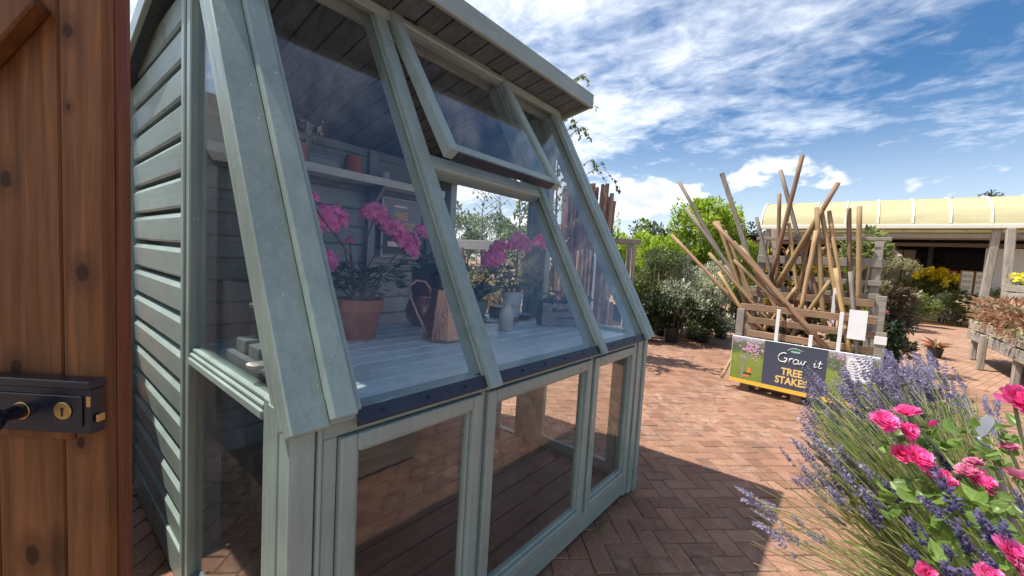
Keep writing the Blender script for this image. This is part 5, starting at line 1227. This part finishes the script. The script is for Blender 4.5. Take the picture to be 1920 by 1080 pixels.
MB().lathe([(.09, 0), (.12, .18), (.11, .18), (.1, .15), (.001, .15)], (11.35, -1.45, .001), 18).build('pot', M['plastic'], t)

# right-hand planter of copper bedding
pb_ = thing('raised_planter', (10.4, -2.6, 0), 'weathered timber planter on legs full of copper red bedding', 'planter')
for zz in (.40, .60): 
    MB().box(8.3, 12.0, -1.985, -1.94, zz, zz + .17).build('side_board', M['grey_wood'], pb_, bevel=.006); MB().box(8.3, 12.0, -3.36, -3.315, zz, zz + .17).build('side_board', M['grey_wood'], pb_, bevel=.006)
    for xx in (8.3, 11.955): MB().box(xx, xx + .045, -3.314, -1.986, zz, zz + .17).build('end_board', M['grey_wood'], pb_, bevel=.006)
for xx in (9.25, 10.5, 11.85):
    for yy in ((-1.938 if xx == 10.5 else -2.068), -3.45): MB().box(xx - .055, xx + .055, yy, yy + .08, 0, .60 if xx > 9.5 else .72).build('leg', M['grey_wood_z'], pb_, bevel=.012)
MB().box(8.35, 11.95, -3.31, -1.99, .62, .66).build('soil', M['soil'], pb_)
for k in range(9):
    for j in range(3):
        x, y = 8.5 + k * .42 + random.uniform(-.08, .08), -2.10 - j * .44 + random.uniform(-.06, .06); t = thing('bedding_plant', (x, y, .66), 'copper red bedding plant massed in the weathered planter at right', 'plant', 'copper bedding plants in the raised planter')
        n_ = 150; P = np.array((x, y, .66)) + rng.normal(size=(n_, 3)) * (.14, .14, 0) + np.c_[np.zeros(n_), np.zeros(n_), rng.random(n_) * .50]; V, F = leaves_at(P, rand_dirs(n_) * (1, 1, .5) + (0, 0, .45), .17, .26); arr_mesh('foliage', V, F, M['red_fol' if (k + j) % 4 else 'buff'], t)
# yellow flowers on the high staging behind
st_ = thing('flower_table', (14.6, -3.6, 0), 'high grey timber table set with yellow flowers', 'table')
for zz in (1.18, 1.36): MB().box(13.2, 15.6, -3.05, -3.0, zz, zz + .15).build('side_board', M['grey_wood'], st_, bevel=.006)
for zz in (1.18, 1.36): MB().box(13.2, 13.25, -5.2, -3.051, zz, zz + .15).build('side_board', M['grey_wood'], st_, bevel=.006)
MB().box(13.26, 15.6, -5.2, -3.06, 1.36, 1.40).build('table_top', M['grey_wood'], st_)
for xx, yy in ((13.3, -3.14), (15.5, -3.14), (13.3, -5.1)): MB().box(xx - .06, xx + .06, yy - .06, yy + .06, 0, 1.358).build('leg', M['grey_wood_z'], st_, bevel=.01)
for k in range(6):
    for j in range(3):
        x, y, z = 13.5 + k * .36, -3.25 - j * .38, 1.40; t = thing('yellow_flower', (x, y, z), 'yellow flowering pot plant on the high grey table', 'plant', 'yellow flowers on the high table')
        P = np.array((x, y, z)) + rng.normal(size=(60, 3)) * (.12, .12, .05) + (0, 0, .28); V, F = leaves_at(P, rand_dirs(60) + (0, 0, .6), .075, .9); arr_mesh('bloom', V, F, M['yellow_fl'], t)
        P = np.array((x, y, z)) + rng.normal(size=(50, 3)) * (.10, .10, .05) + (0, 0, .14); V, F = leaves_at(P, rand_dirs(50), .10, .4); arr_mesh('foliage', V, F, M['olive_leaf'], t)
# round bed with yellow and green plants, its low timber edge and a hose
bdl = [at(px, 606, dp) for px, dp in ((1706, 20.5), (1712, 18.5), (1722, 17.2), (1745, 16.4), (1775, 15.9), (1806, 15.6))]
bed = thing('planting_bed', (bdl[3][0], bdl[3][1] - .5, 0), 'low curved timber edged bed with yellow flowered plants', 'flower bed')
for k in range(5):
    a, b = bdl[k].copy(), bdl[k + 1].copy(); a[2] = b[2] = .13; d = (b - a) * .015; MB().bar(a + d, b - d, .09, .26, ).build('edge_sleeper', M['grey_wood'], bed, bevel=.01)
hz = [(p[0] - .55, p[1] + .15, .025) for p in bdl] + [(bdl[-1][0] - 1.2, bdl[-1][1] - 1.2, .025)]; tag(MB().tube(hz, .03, 8).build('hose', M['hose'], smooth=True), 'yellow hose lying along the front of the curved bed', 'hose')
BP = [(1742, 17.0, 1.95, .6, 'hedge_leaf', True, 'tall yellow flowered plant at the left of the curved bed'), (1772, 16.8, 1.75, .6, 'hedge_leaf', True, 'yellow flowered plant in the middle of the curved bed'), (1765, 16.4, 1.2, .7, 'olive_leaf', False, 'dark green mound at the front of the curved bed'), (1795, 16.5, 1.35, .5, 'grey_leaf', False, 'grey green plant at the right of the curved bed'), (1722, 18.2, 1.5, .5, 'hedge_leaf', False, 'pale green plant at the left end of the curved bed'), (1820, 17.0, 1.3, .5, 'dark_leaf', False, 'dark plant below the noticeboard')]
for px, dp, h, w, mt, fl_, lab in BP:
    t = bush('bed_plant', gp_(px, dp), lab, 'plant', mt, .2, h, w, w, 1300, .11, nb=12)
    if fl_:
        P, d = clump_points(blobs(t.location.x, t.location.y, h - .30, h + .08, w * .9, w * .9, 10), 700); V, F = leaves_at(P, rand_dirs(700) + (0, 0, .5), .13, .9); arr_mesh('bloom', V, F, M['yellow_fl'], t)
c = at(1750, 540, 22); t = bush('purple_shrub', gp_(1748, 21), 'dusky purple shrub in front of the dark hall', 'shrub', 'photinia', .6, 3.0, .9, .7, 1500, .14, nb=12)
bush('purple_shrub', gp_(1700, 21.5), 'dull mauve shrub at the left of the hall front', 'shrub', 'photinia', .3, 2.0, 1.0, .7, 1400, .13, nb=12)
bush('purple_shrub', gp_(1695, 13), 'pale bronze shrub far behind the rack at right', 'shrub', 'buff', .3, 1.35, .6, .5, 1200, .10, nb=10)
for px, dp, h, w, mt, lab in ((1726, 13.8, .95, .5, 'hedge_leaf', 'low fresh green plant beyond the lone spiky pot'), (1698, 12.2, 1.0, .45, 'olive_leaf', 'olive plant at the path edge behind the rack shrub'), (1775, 15.2, 1.0, .55, 'silver_leaf', 'pale silvery mound before the curved bed'), (1812, 14.4, 1.15, .5, 'olive_leaf', 'olive plant between the curved bed and weathered planter'), (1880, 13.6, 1.25, .5, 'hedge_leaf', 'green plant below the high flower table'), (1702, 19.0, 1.6, .7, 'hedge_leaf', 'light green shrub in front of the hall left of the yellow flowers'), (1735, 19.5, 1.9, .7, 'photinia', 'bronze shrub behind the tall yellow flowers'), (1790, 19.0, 1.7, .7, 'olive_leaf', 'olive shrub behind the red information board'), (1852, 17.5, 1.5, .6, 'hedge_leaf', 'leafy shrub right of the noticeboard'), (1680, 16.0, 1.2, .6, 'buff', 'buff grassy clump beyond the rack shrub'), (1910, 19.0, 2.5, .5, 'laurel', 'bright green shrub beside the twin timber post')):
    bush('stock_plant', gp_(px, dp), lab, 'shrub', mt, .2, h, w, w, 1500, .12, nb=12)
# noticeboard and red board
nbp = np.array(gp_(1826, 15.4)); nbt = thing('noticeboard', nbp, 'two panel timber noticeboard with white papers', 'noticeboard')
def cam_slab(c, w, z0, z1, t=.03, off=0.0): return MB().obox(np.array(c) - dxr * w / 2 - dyr * (t / 2 - off) + np.array((0, 0, z0)), dxr * w, dyr * t, (0, 0, z1 - z0))
MB().bar(nbp, nbp + (0, 0, 1.0), .12, .10, dxr).build('post', M['pallet'], nbt)
for s_ in (-.27, .27):
    q = nbp + dxr * s_; cam_slab(q, .50, 1.02, 2.02).build('panel_frame', M['pallet'], nbt, bevel=.01); cam_slab(q, .42, 1.06, 1.98, .01, -.022).build('paper', M['paper'], nbt)
    for k in range(4): cam_slab(q + dxr * random.uniform(-.03, .03), .36, 1.12 + k * .21, 1.25 + k * .21, .004, -.030).build('notice', M['panel_grey'], nbt)
rb = np.array(gp_(1782, 17.0)); t = thing('red_board', rb, 'small red information board on a stake', 'sign'); cam_slab(rb, .55, 1.55, 2.05).build('board', M['red_sign'], t, bevel=.01); MB().bar(rb, rb + (0, 0, 1.549), .06, .05, dxr).build('post', M['pallet'], t); cam_slab(rb, .42, 1.66, 1.92, .004, -.0185).build('print', M['grey_print'], t)

# ------------------------------------------------------------------ canopy hall
hall = thing('canopy_hall', (22, -8, 0), 'long open fronted hall under a yellowed barrel canopy', 'building')
HX0, HXC, HX1, HY0, HY1, GZ = 20.0, 22.1, 24.2, 3.0, -19.0, 3.50
def vault(th): return (HXC - 2.1 * math.cos(th), GZ + 1.12 * math.sin(th))
nseg = 14; RB_ = .92; y = HY0; n_b = 24
prof = [vault(math.pi * i / nseg) for i in range(nseg + 1)]
for b in range(n_b):
    ya, yb = HY0 - b * RB_ - .03, HY0 - (b + 1) * RB_ + .03; vs = [(p[0], ya, p[1]) for p in prof] + [(p[0], yb, p[1]) for p in prof] ; k = nseg + 1
    vs += [(p[0], ya, p[1] - .012) for p in prof] + [(p[0], yb, p[1] - .012) for p in prof]
    fs = [(i, i + 1, k + i + 1, k + i) for i in range(nseg)] + [(2 * k + i, 3 * k + i, 3 * k + i + 1, 2 * k + i + 1) for i in range(nseg)]
    MB().add(vs, fs).build('canopy_panel', M['canopy'], hall, smooth=True)
for b in range(n_b + 1):
    yy = HY0 - b * RB_; mb = MB()
    for i in range(nseg): mb.bar((prof[i][0], yy, prof[i][1] + .012), (prof[i + 1][0], yy, prof[i + 1][1] + .012), .055, .05, (0, 1, 0)) if False else mb.bar((prof[i][0], yy, prof[i][1] + .012), (prof[i + 1][0], yy, prof[i + 1][1] + .012), .05, .055, (0, 1, 0))
    mb.build('rib', M['canopy_frame'], hall)
MB().box(HX0 - .08, HX0 + .08, HY1, HY0 + .06, GZ - .17, GZ - .02).build('gutter', M['canopy_frame'], hall, bevel=.02); MB().box(HX1 - .08, HX1 + .08, HY1, HY0 + .06, GZ - .17, GZ - .02).build('gutter', M['canopy_frame'], hall, bevel=.02)
for xx, zz in ((20.7, 3.55), (21.4, 3.40), (22.1, 3.32), (22.8, 3.40), (23.5, 3.55)): MB().box(xx - .04, xx + .04, HY1, HY0 - .1, zz - .20, zz - .08).build('purlin', M['purlin'], hall)
MB().box(HX0 + .1, HX0 + .2, HY1, HY0, GZ - .48, GZ - .34).build('front_beam', M['purlin'], hall)
for k, yy in enumerate((2.6, -3.72, -10.0, -16.0)):
    for s_ in (-.17, .17): MB().bar((HX0 + .02, yy + s_, 0), (HX0 + .02, yy + s_ * .35, GZ - .18), .30, .22, (0, 1, 0)).build('post', M['grey_wood_z'], hall, bevel=.02) if False else MB().bar((HX0 + .02 + s_ * .8, yy + s_ * 1.5, 0), (HX0 + .02 + s_ * .8, yy + s_ * .7, GZ - .18), .20, .20, (0, 1, 0)).build('post', M['grey_wood_z'], hall, bevel=.02)
for yy in (-1.4, -6.2): MB().bar((HX0 + .1, yy, GZ - 1.2), (HX0 + 1.4, yy + .9, GZ - .2), .18, .12, (0, 1, 0)).build('strut', M['purlin'], hall)
MB().box(24.3, 36, HY1, 4.5, 3.42, 3.55).build('shade_roof', M['hall_dark'], hall); MB().box(35.8, 36, HY1, 4.5, 0, 3.41).build('back_wall', M['hall_dark'], hall); MB().box(24.4, 35.79, 4.3, 4.5, 0, 3.41).build('side_wall', M['hall_panel'], hall)  # roof slab added behind the canopy to keep the hall inside dark
for k in range(9): MB().box(26.0, 26.06, 1.05 - k * .42, 1.44 - k * .42, 0, 2.95).build('wall_panel', M['hall_panel'], hall, bevel=.01)
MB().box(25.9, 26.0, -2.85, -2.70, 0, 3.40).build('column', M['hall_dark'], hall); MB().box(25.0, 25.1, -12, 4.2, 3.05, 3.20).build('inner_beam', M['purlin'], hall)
gb = np.array((20.9, -3.85, 0)); t = thing('display_board', gb, 'plain pale grey board standing behind the twin timber post', 'board'); MB().box(20.9, 20.95, -4.55, -3.55, .5, 2.75).build('board', M['hall_board'], t, bevel=.01); MB().box(20.9, 20.95, -4.25, -4.15, 0, .499).build('leg', M['grey_wood_z'], t); MB().box(20.9, 20.95, -3.75, -3.65, 0, .499).build('leg', M['grey_wood_z'], t)

# ------------------------------------------------------------------ far trees
FT = [(1415, 45, 6.2, 3.6, 'dark tree beyond the left end of the canopy hall'), (1368, 50, 6.6, 3.8, 'dark tree between the laurel and the canopy hall'), (1800, 60, 15.5, 3.0, 'dark tree top showing over the canopy roof'), (1180, 38, 5.2, 3.4, 'distant tree just right of the shed'), (1240, 42, 5.6, 3.6, 'distant tree left of the bright laurel'), (1310, 46, 4.6, 3.2, 'distant tree behind the bright laurel'),
      (1085, 33, 4.2, 2.6, 'far tree behind the tall square posts')]
for px, dp, H, w, lab in FT:
    c = gp_(px, dp); t = thing('far_tree', c, lab, 'tree', 'trees far beyond the nursery'); trunk(t, c, (c[0], c[1], H * .8), .22)
    leafy('crown', 'far_leaf', t, blobs(c[0], c[1], H * .25, H * .92, w, w, 16, .36), 2600, .34, .7)

# ------------------------------------------------------------------ lavender and pink flowers in the foreground
LB = np.array((1.17, -.36, .66))               # crown of the lavender in its pot
bench = thing('display_bench', (1.25, -.75, 0), 'low dark timber display bench under the lavender pots', 'bench')
MB().box(.72, 1.72, -1.15, -.30, .40, .44).build('bench_top', M['pallet'], bench, bevel=.004); MB().box(.72, 1.72, -.324, -.30, .02, .399).build('front_board', M['grey_wood'], bench, bevel=.004)
for xx in (.75, 1.63): MB().box(xx, xx + .06, -1.12, -1.06, 0, .399).build('leg', M['grey_wood_z'], bench)
lav = thing('lavender', (LB[0], LB[1], .4405), 'big lavender plant sprawling with purple spikes in the foreground', 'lavender')
MB().lathe([(.12, 0), (.165, .20), (.175, .205), (.175, .23), (.155, .23), (.15, .19), (.001, .19)], (LB[0], LB[1], .4405), 28).build('pot', M['plastic'], lav)
def spike_mesh(nw, L, r, seed):
    """whorls of small calyces up a spike, base at the origin along +Z"""
    parts = []; 
    for i in range(nw):
        s = i / (nw - 1); z = L * (s * .92 + (.0 if i else -.18)); rr = r * (1.0 - .45 * s) * (1.0 if i else .8); kk = 7 if s < .8 else 5
        for j in range(kk):
            a = 6.283 * j / kk + i * .45 + rng.normal() * .2; o = np.array((math.cos(a), math.sin(a), 0)); p = np.array((0, 0, z)) + o * rr * .25
            parts.append((p, o * .75 + np.array((0, 0, .9)) + rng.normal(size=3) * .18, rr * random.uniform(.95, 1.5)))
    V, F = leaves_at(np.array([q[0] for q in parts]), np.array([q[1] for q in parts]), 1.0, .62, jit=0)
    P = np.repeat(np.array([q[0] for q in parts]), 5, 0); S_ = np.repeat(np.array([q[2] for q in parts]), 5)[:, None]
    return P + (V - P) * S_, F
SPM = []
for sd in range(5):
    V, F = spike_mesh(9 + sd % 3, .058 + .006 * sd, .0085, sd)
    for mt in ('lav_flower', 'lav_pale', 'lav_shade'):
        o = arr_mesh('flower_spike', V, F, M[mt]); SPM.append((o.data, mt)); bpy.data.objects.remove(o)
ST = {'lav_leaf': ([], []), 'lav_straw': ([], [])}
def stem_strip(p0, c, p1, w, key):
    n = 6; pts = [(1 - t) ** 2 * p0 + 2 * t * (1 - t) * c + t * t * p1 for t in np.linspace(0, 1, n)]
    vv, ff = ST[key]; o = len(vv)
    for i, p in enumerate(pts):
        d = unit(pts[min(i + 1, n - 1)] - pts[max(i - 1, 0)]); a = unit(np.cross(d, (0.1, .2, 1))); b = np.cross(d, a); ww = w * (1 - .35 * i / n)
        for k in range(3): t = 2.094 * k; vv.append(p + (a * math.cos(t) + b * math.sin(t)) * ww)
    for i in range(n - 1):
        for k in range(3): ff.append((o + i * 3 + k, o + i * 3 + (k + 1) % 3, o + (i + 1) * 3 + (k + 1) % 3, o + (i + 1) * 3 + k))
nsp = 0; OV = {'lav_flower': [], 'lav_pale': [], 'lav_shade': []}
def spike(tip, base, sag, kind, scale=1.0, stemkey='lav_leaf', w=.0013, flower=True):
    """tip = tip of the flower spike"""
    global nsp
    tip = np.array(tip); base = np.array(base); L = np.linalg.norm(tip - base)
    ctrl = base * .45 + tip * .55 + np.array((0, 0, sag * L)) + rng.normal(size=3) * .035 * L
    d = unit(tip - ctrl); d = unit(d + rng.normal(size=3) * .07 + np.array((0, 0, .16))); sl = .066 * scale if flower else 0
    foot = tip - d * sl
    stem_strip(base, ctrl, foot, w, stemkey)
    if not flower: return
    if nsp >= 296:
        me, _ = SPM[random.choice([k for k in range(len(SPM)) if SPM[k][1] == kind])]; k = len(me.vertices); V = np.empty(k * 3, np.float32); me.vertices.foreach_get('co', V); V = V.reshape(-1, 3)
        Fc = np.empty(len(me.loops), np.int32); me.loops.foreach_get('vertex_index', Fc); rot = np.array(Vector(d).to_track_quat('Z', 'Y').to_matrix()); OV[kind].append(((V * scale) @ rot.T + foot, Fc.reshape(-1, 3)))
    else:
        me, _ = SPM[random.choice([k for k in range(len(SPM)) if SPM[k][1] == kind])]
        o = bpy.data.objects.new('flower_spike', me); col.objects.link(o); o.parent = lav; o.location = Vector(foot) - lav.location
        o.rotation_mode = 'QUATERNION'; o.rotation_quaternion = Vector(d).to_track_quat('Z', 'Y') @ __import__('mathutils').Quaternion((0, 0, 1), random.random() * 6.28)
        s = scale * random.uniform(.85, 1.2); wd_ = s * random.uniform(.85, 1.2); o.scale = (wd_, wd_, s); nsp += 1
def lbase(): 
    a = random.random() * 6.283; q = .10 * math.sqrt(random.random()); return LB + np.array((math.cos(a) * q, math.sin(a) * q, random.uniform(-.05, .03)))
for px, py, dp in ((1768, 905, .50), (1735, 940, .50), (1905, 925, .42), (1880, 980, .42), (1830, 960, .44), (1790, 985, .46), (1760, 1010, .46), (1712, 985, .50), (1690, 1020, .50), (1845, 1040, .42), (1800, 1060, .42), (1770, 1050, .45), (1740, 830, .62), (1655, 900, .62), (1625, 930, .62)):
    spike(at(px, py, dp), lbase() + np.array((-.12, -.02, .05)), random.uniform(.02, .08), 'lav_shade', random.uniform(.70, .92))  # nearest spikes take the calyx colour with shade painted in
# regions of flower tips: picture span and depth span, count
REG = [((1500, 1600), (690, 800), (.86, 1.05), 46, 'lav_flower'), ((1560, 1680), (668, 760), (.92, 1.12), 60, 'lav_flower'), ((1650, 1745), (655, 730), (.98, 1.15), 62, 'lav_pale'), ((1700, 1790), (690, 790), (.95, 1.12), 46, 'lav_pale'), ((1790, 1880), (720, 800), (1.0, 1.15), 20, 'lav_pale'),
       ((1485, 1600), (790, 900), (.74, .92), 44, 'lav_flower'), ((1520, 1640), (850, 960), (.68, .84), 26, 'lav_flower'), ((1590, 1720), (740, 850), (.84, 1.0), 50, 'lav_flower'), ((1440, 1510), (800, 930), (.78, .9), 6, 'lav_flower'), ((1368, 1440), (900, 990), (.66, .76), 6, 'lav_pale'), ((1430, 1540), (960, 1050), (.64, .74), 6, 'lav_flower')]
REG.sort(key=lambda q: q[2][0])
for (xa, xb), (ya, yb), (da, db), n, kd in REG:
    for _ in range(n):
        px, py = random.uniform(xa, xb), random.uniform(ya, yb)
        if random.random() < .12: kd_ = 'lav_pale' if kd == 'lav_flower' else 'lav_flower'
        else: kd_ = kd
        left = px < 1460; spike(at(px, py, random.uniform(da, db)), lbase(), random.uniform(.04, .12), kd_, random.uniform(.7, 1.0) * (.75 if px < 1540 else 1), 'lav_straw' if random.random() < (.8 if left else .35) else 'lav_leaf')
# flowerless stems, dried wisps and the grey green leaf mass
for _ in range(700):
    px = random.uniform(1520, 1840); py = random.uniform(740, 960) if px > 1600 else random.uniform(740, 900); spike(at(px, py, random.uniform(.72, 1.02)), lbase(), random.uniform(.02, .10), '', 1, 'lav_leaf' if random.random() < .72 else 'lav_straw', random.uniform(.0009, .0018), False)
for _ in range(46):
    px, py = random.uniform(1400, 1600), random.uniform(880, 1060); spike(at(px, py, random.uniform(.60, .78)), lbase(), random.uniform(.02, .09), '', 1, 'lav_straw', .0009, False)
for key in OV:
    if OV[key]: V, F = join(OV[key]); arr_mesh('flower_spikes', V, F, M[key], lav, kind='stuff')
for key in ST: arr_mesh('stems', np.array(ST[key][0]), np.array(ST[key][1]), M[key], lav, kind='stuff')
P = np.array([lbase() + (at(random.uniform(1600, 1850), random.uniform(850, 1080), .85) - LB) * random.uniform(.15, .75) for _ in range(3200)]); D = (P - LB) / np.linalg.norm(P - LB, axis=1, keepdims=True) + rng.normal(size=P.shape) * .25
V, F = leaves_at(P, D, .06, .075); arr_mesh('narrow_leaves', V, F, M['lav_leaf'], lav, kind='stuff')

RBs = np.array((.98, -.40, .60))
rose = thing('pink_geranium', (RBs[0], RBs[1], .4405), 'hot pink double geranium with fresh green leaves beside the lavender', 'geranium')
MB().lathe([(.09, 0), (.12, .15), (.128, .155), (.128, .175), (.112, .175), (.108, .14), (.001, .14)], (RBs[0], RBs[1], .4405), 28).build('pot', M['terracotta'], rose)
FL = [(1657, 792, .62, .027, 'pink', (-.35, -.1, .55)), (1703, 778, .63, .026, 'pink_red', (.0, .2, .9)), (1697, 808, .615, .024, 'pink', (-.3, -.5, .3)), (1717, 860, .595, .030, 'pink', (-.35, -.45, .55)), (1689, 853, .61, .023, 'pink_red', (-.4, -.2, .6)), (1762, 898, .585, .026, 'pink_red', (-.3, -.4, .5)),
      (1838, 908, .565, .028, 'pink', (-.2, -.4, .6)), (1818, 890, .575, .024, 'pink_pale', (-.2, .1, .7)), (1905, 752, .56, .034, 'pink_red', (-.4, -.2, .5)), (1902, 895, .55, .022, 'pink_pale', (.1, -.3, .6)), (1826, 870, .58, .016, 'pink_pale', (-.1, .2, .8)), (1893, 842, .56, .016, 'pink_pale', (0, .2, .8)),
      (1895, 1040, .42, .024, 'pink', (-.3, -.3, .6)), (1912, 1072, .41, .020, 'pink_pale', (-.2, -.4, .5)), (1735, 1078, .47, .018, 'pink_red', (-.4, -.2, .5)), (1850, 1082, .42, .019, 'pink', (-.3, -.2, .6))]
smb = MB()
for px, py, dp, r, mt, ax in FL:
    c = at(px, py, dp); ax = unit(ax); V, F = double_flower(c, ax, r * .70, 5, 12); arr_mesh('flower', V, F, M[mt], rose, True)
    b = RBs + rng.normal(size=3) * .03; m = (b + c) / 2 + np.array((0, 0, .05)) + rng.normal(size=3) * .015; smb.tube([b, m, c - ax * r * .1], [.0035, .003, .002], 6)
bud = at(1740, 797, .62); V, F = join([petal(bud, np.array((.6, -.3, .25)) + rng.normal(size=3) * .12, rng.normal(size=3), .016, .010, .1) for _ in range(4)]); arr_mesh('bud', V, F, M['pink'], rose, True); smb.tube([at(1700, 795, .63), bud], .0016, 5)
smb.build('stem', M['stem'], rose, smooth=True)
def big_leaf(c, d, n, L, Wd):
    """broad pointed leaf with midrib fold and wavy edge"""
    d = unit(d); n = unit(np.array(n) - d * np.dot(n, d)); w = np.cross(d, n); ns = 6; vs = []
    for i in range(ns + 1):
        s = i / ns; hw = Wd * .5 * math.sin(math.pi * min(1, s ** .8 * .97 + .03)) + .0004; dr = -L * .22 * s * s
        for j, u in enumerate((-1, -.5, 0, .5, 1)): vs.append(np.array(c) + d * L * s + w * hw * u + n * (dr + abs(u) * hw * .38 + (hw * .10 * math.sin(i * 2.1 + j) if abs(u) == 1 else 0)))
    return np.array(vs), np.array([(i * 5 + j, i * 5 + j + 1, (i + 1) * 5 + j + 1, (i + 1) * 5 + j) for i in range(ns) for j in range(4)])
LM = []
for k in range(6):
    V, F = big_leaf((0, 0, 0), (0, 0, 1), (0, -1, .2), 1.0, random.uniform(.55, .75)); o = arr_mesh('leaf', V, F, M['rose_leaf'], None, True); LM.append(o.data); bpy.data.objects.remove(o)
def put_leaf(c, d, L):
    o = bpy.data.objects.new('leaf', random.choice(LM)); col.objects.link(o); o.parent = rose; o.location = Vector(c) - rose.location; o.rotation_mode = 'QUATERNION'
    dq = Vector(d).to_track_quat('Z', 'Y'); o.rotation_quaternion = dq @ __import__('mathutils').Quaternion((0, 0, 1), random.uniform(-.9, .9)); o.scale = (L, L, L)
for (xa, xb), (ya, yb), (da, db), n in (((1640, 1690), (800, 850), (.62, .66), 7), ((1690, 1800), (800, 860), (.63, .70), 22), ((1650, 1760), (880, 960), (.58, .66), 26), ((1740, 1860), (920, 1010), (.55, .62), 40), ((1800, 1920), (850, 930), (.57, .64), 30), ((1860, 1920), (800, 870), (.56, .60), 12), ((1820, 1920), (930, 1040), (.48, .58), 36), ((1700, 1900), (1010, 1080), (.46, .56), 34), ((1780, 1920), (790, 860), (.62, .70), 14)):
    for _ in range(n):
        c = at(random.uniform(xa, xb), random.uniform(ya, yb), random.uniform(da, db)); put_leaf(c, np.array((random.gauss(-.2, .6), random.gauss(0, .6), random.gauss(.15, .35))), random.uniform(.018, .033) * ((da + db) / 1.25) ** 1.2)
# zinc plant marker
mk = thing('plant_marker', at(1850, 900, .66), 'grey zinc plant marker standing up among the pink flowers', 'marker'); c = at(1845, 800, .66); dn = at(1868, 850, .655); f0 = unit(c - CAM)
mb = MB(); ax = unit(at(1857, 785, .66) - at(1838, 815, .66)); bx = unit(np.cross(ax, f0)); 
pl_ = [c + ax * a * .001 + bx * b * .001 for a, b in ((-20, -4), (-10, -8), (12, -9), (20, -5), (21, 4), (11, 8), (-12, 6))]; mb.prism(pl_, -f0 * .0025); mb.build('blade', M['steel'], mk, bevel=.001)
MB().tube([c - ax * .020, at(1852, 838, .655), at(1868, 866, .655), RBs + (.0, .05, .02)], .0042, 8).build('stalk', M['steel'], mk, smooth=True)

# little weeds and grit in the joints by the shed
P = np.array([(x, YF - .015 - abs(rng.normal()) * .03, .001) for x in list(rng.uniform(1.2, 2.5, 60)) + list(rng.normal(1.95, .05, 40))]); D = rand_dirs(len(P)) * (1, 1, .4) + (0, -.2, .8)
V, F = leaves_at(P, D, .022, .25); arr_mesh('weeds', V, F, M['hedge_leaf'], ground, kind='stuff')
n_ = 900; P = np.c_[rng.uniform(.9, 4.5, n_), rng.uniform(-.9, 1.2, n_), np.full(n_, .002)]; V, F = leaves_at(P, rand_dirs(n_) * (1, 1, .2), .007, .7); arr_mesh('grit', V, F, M['buff'], ground, kind='stuff')
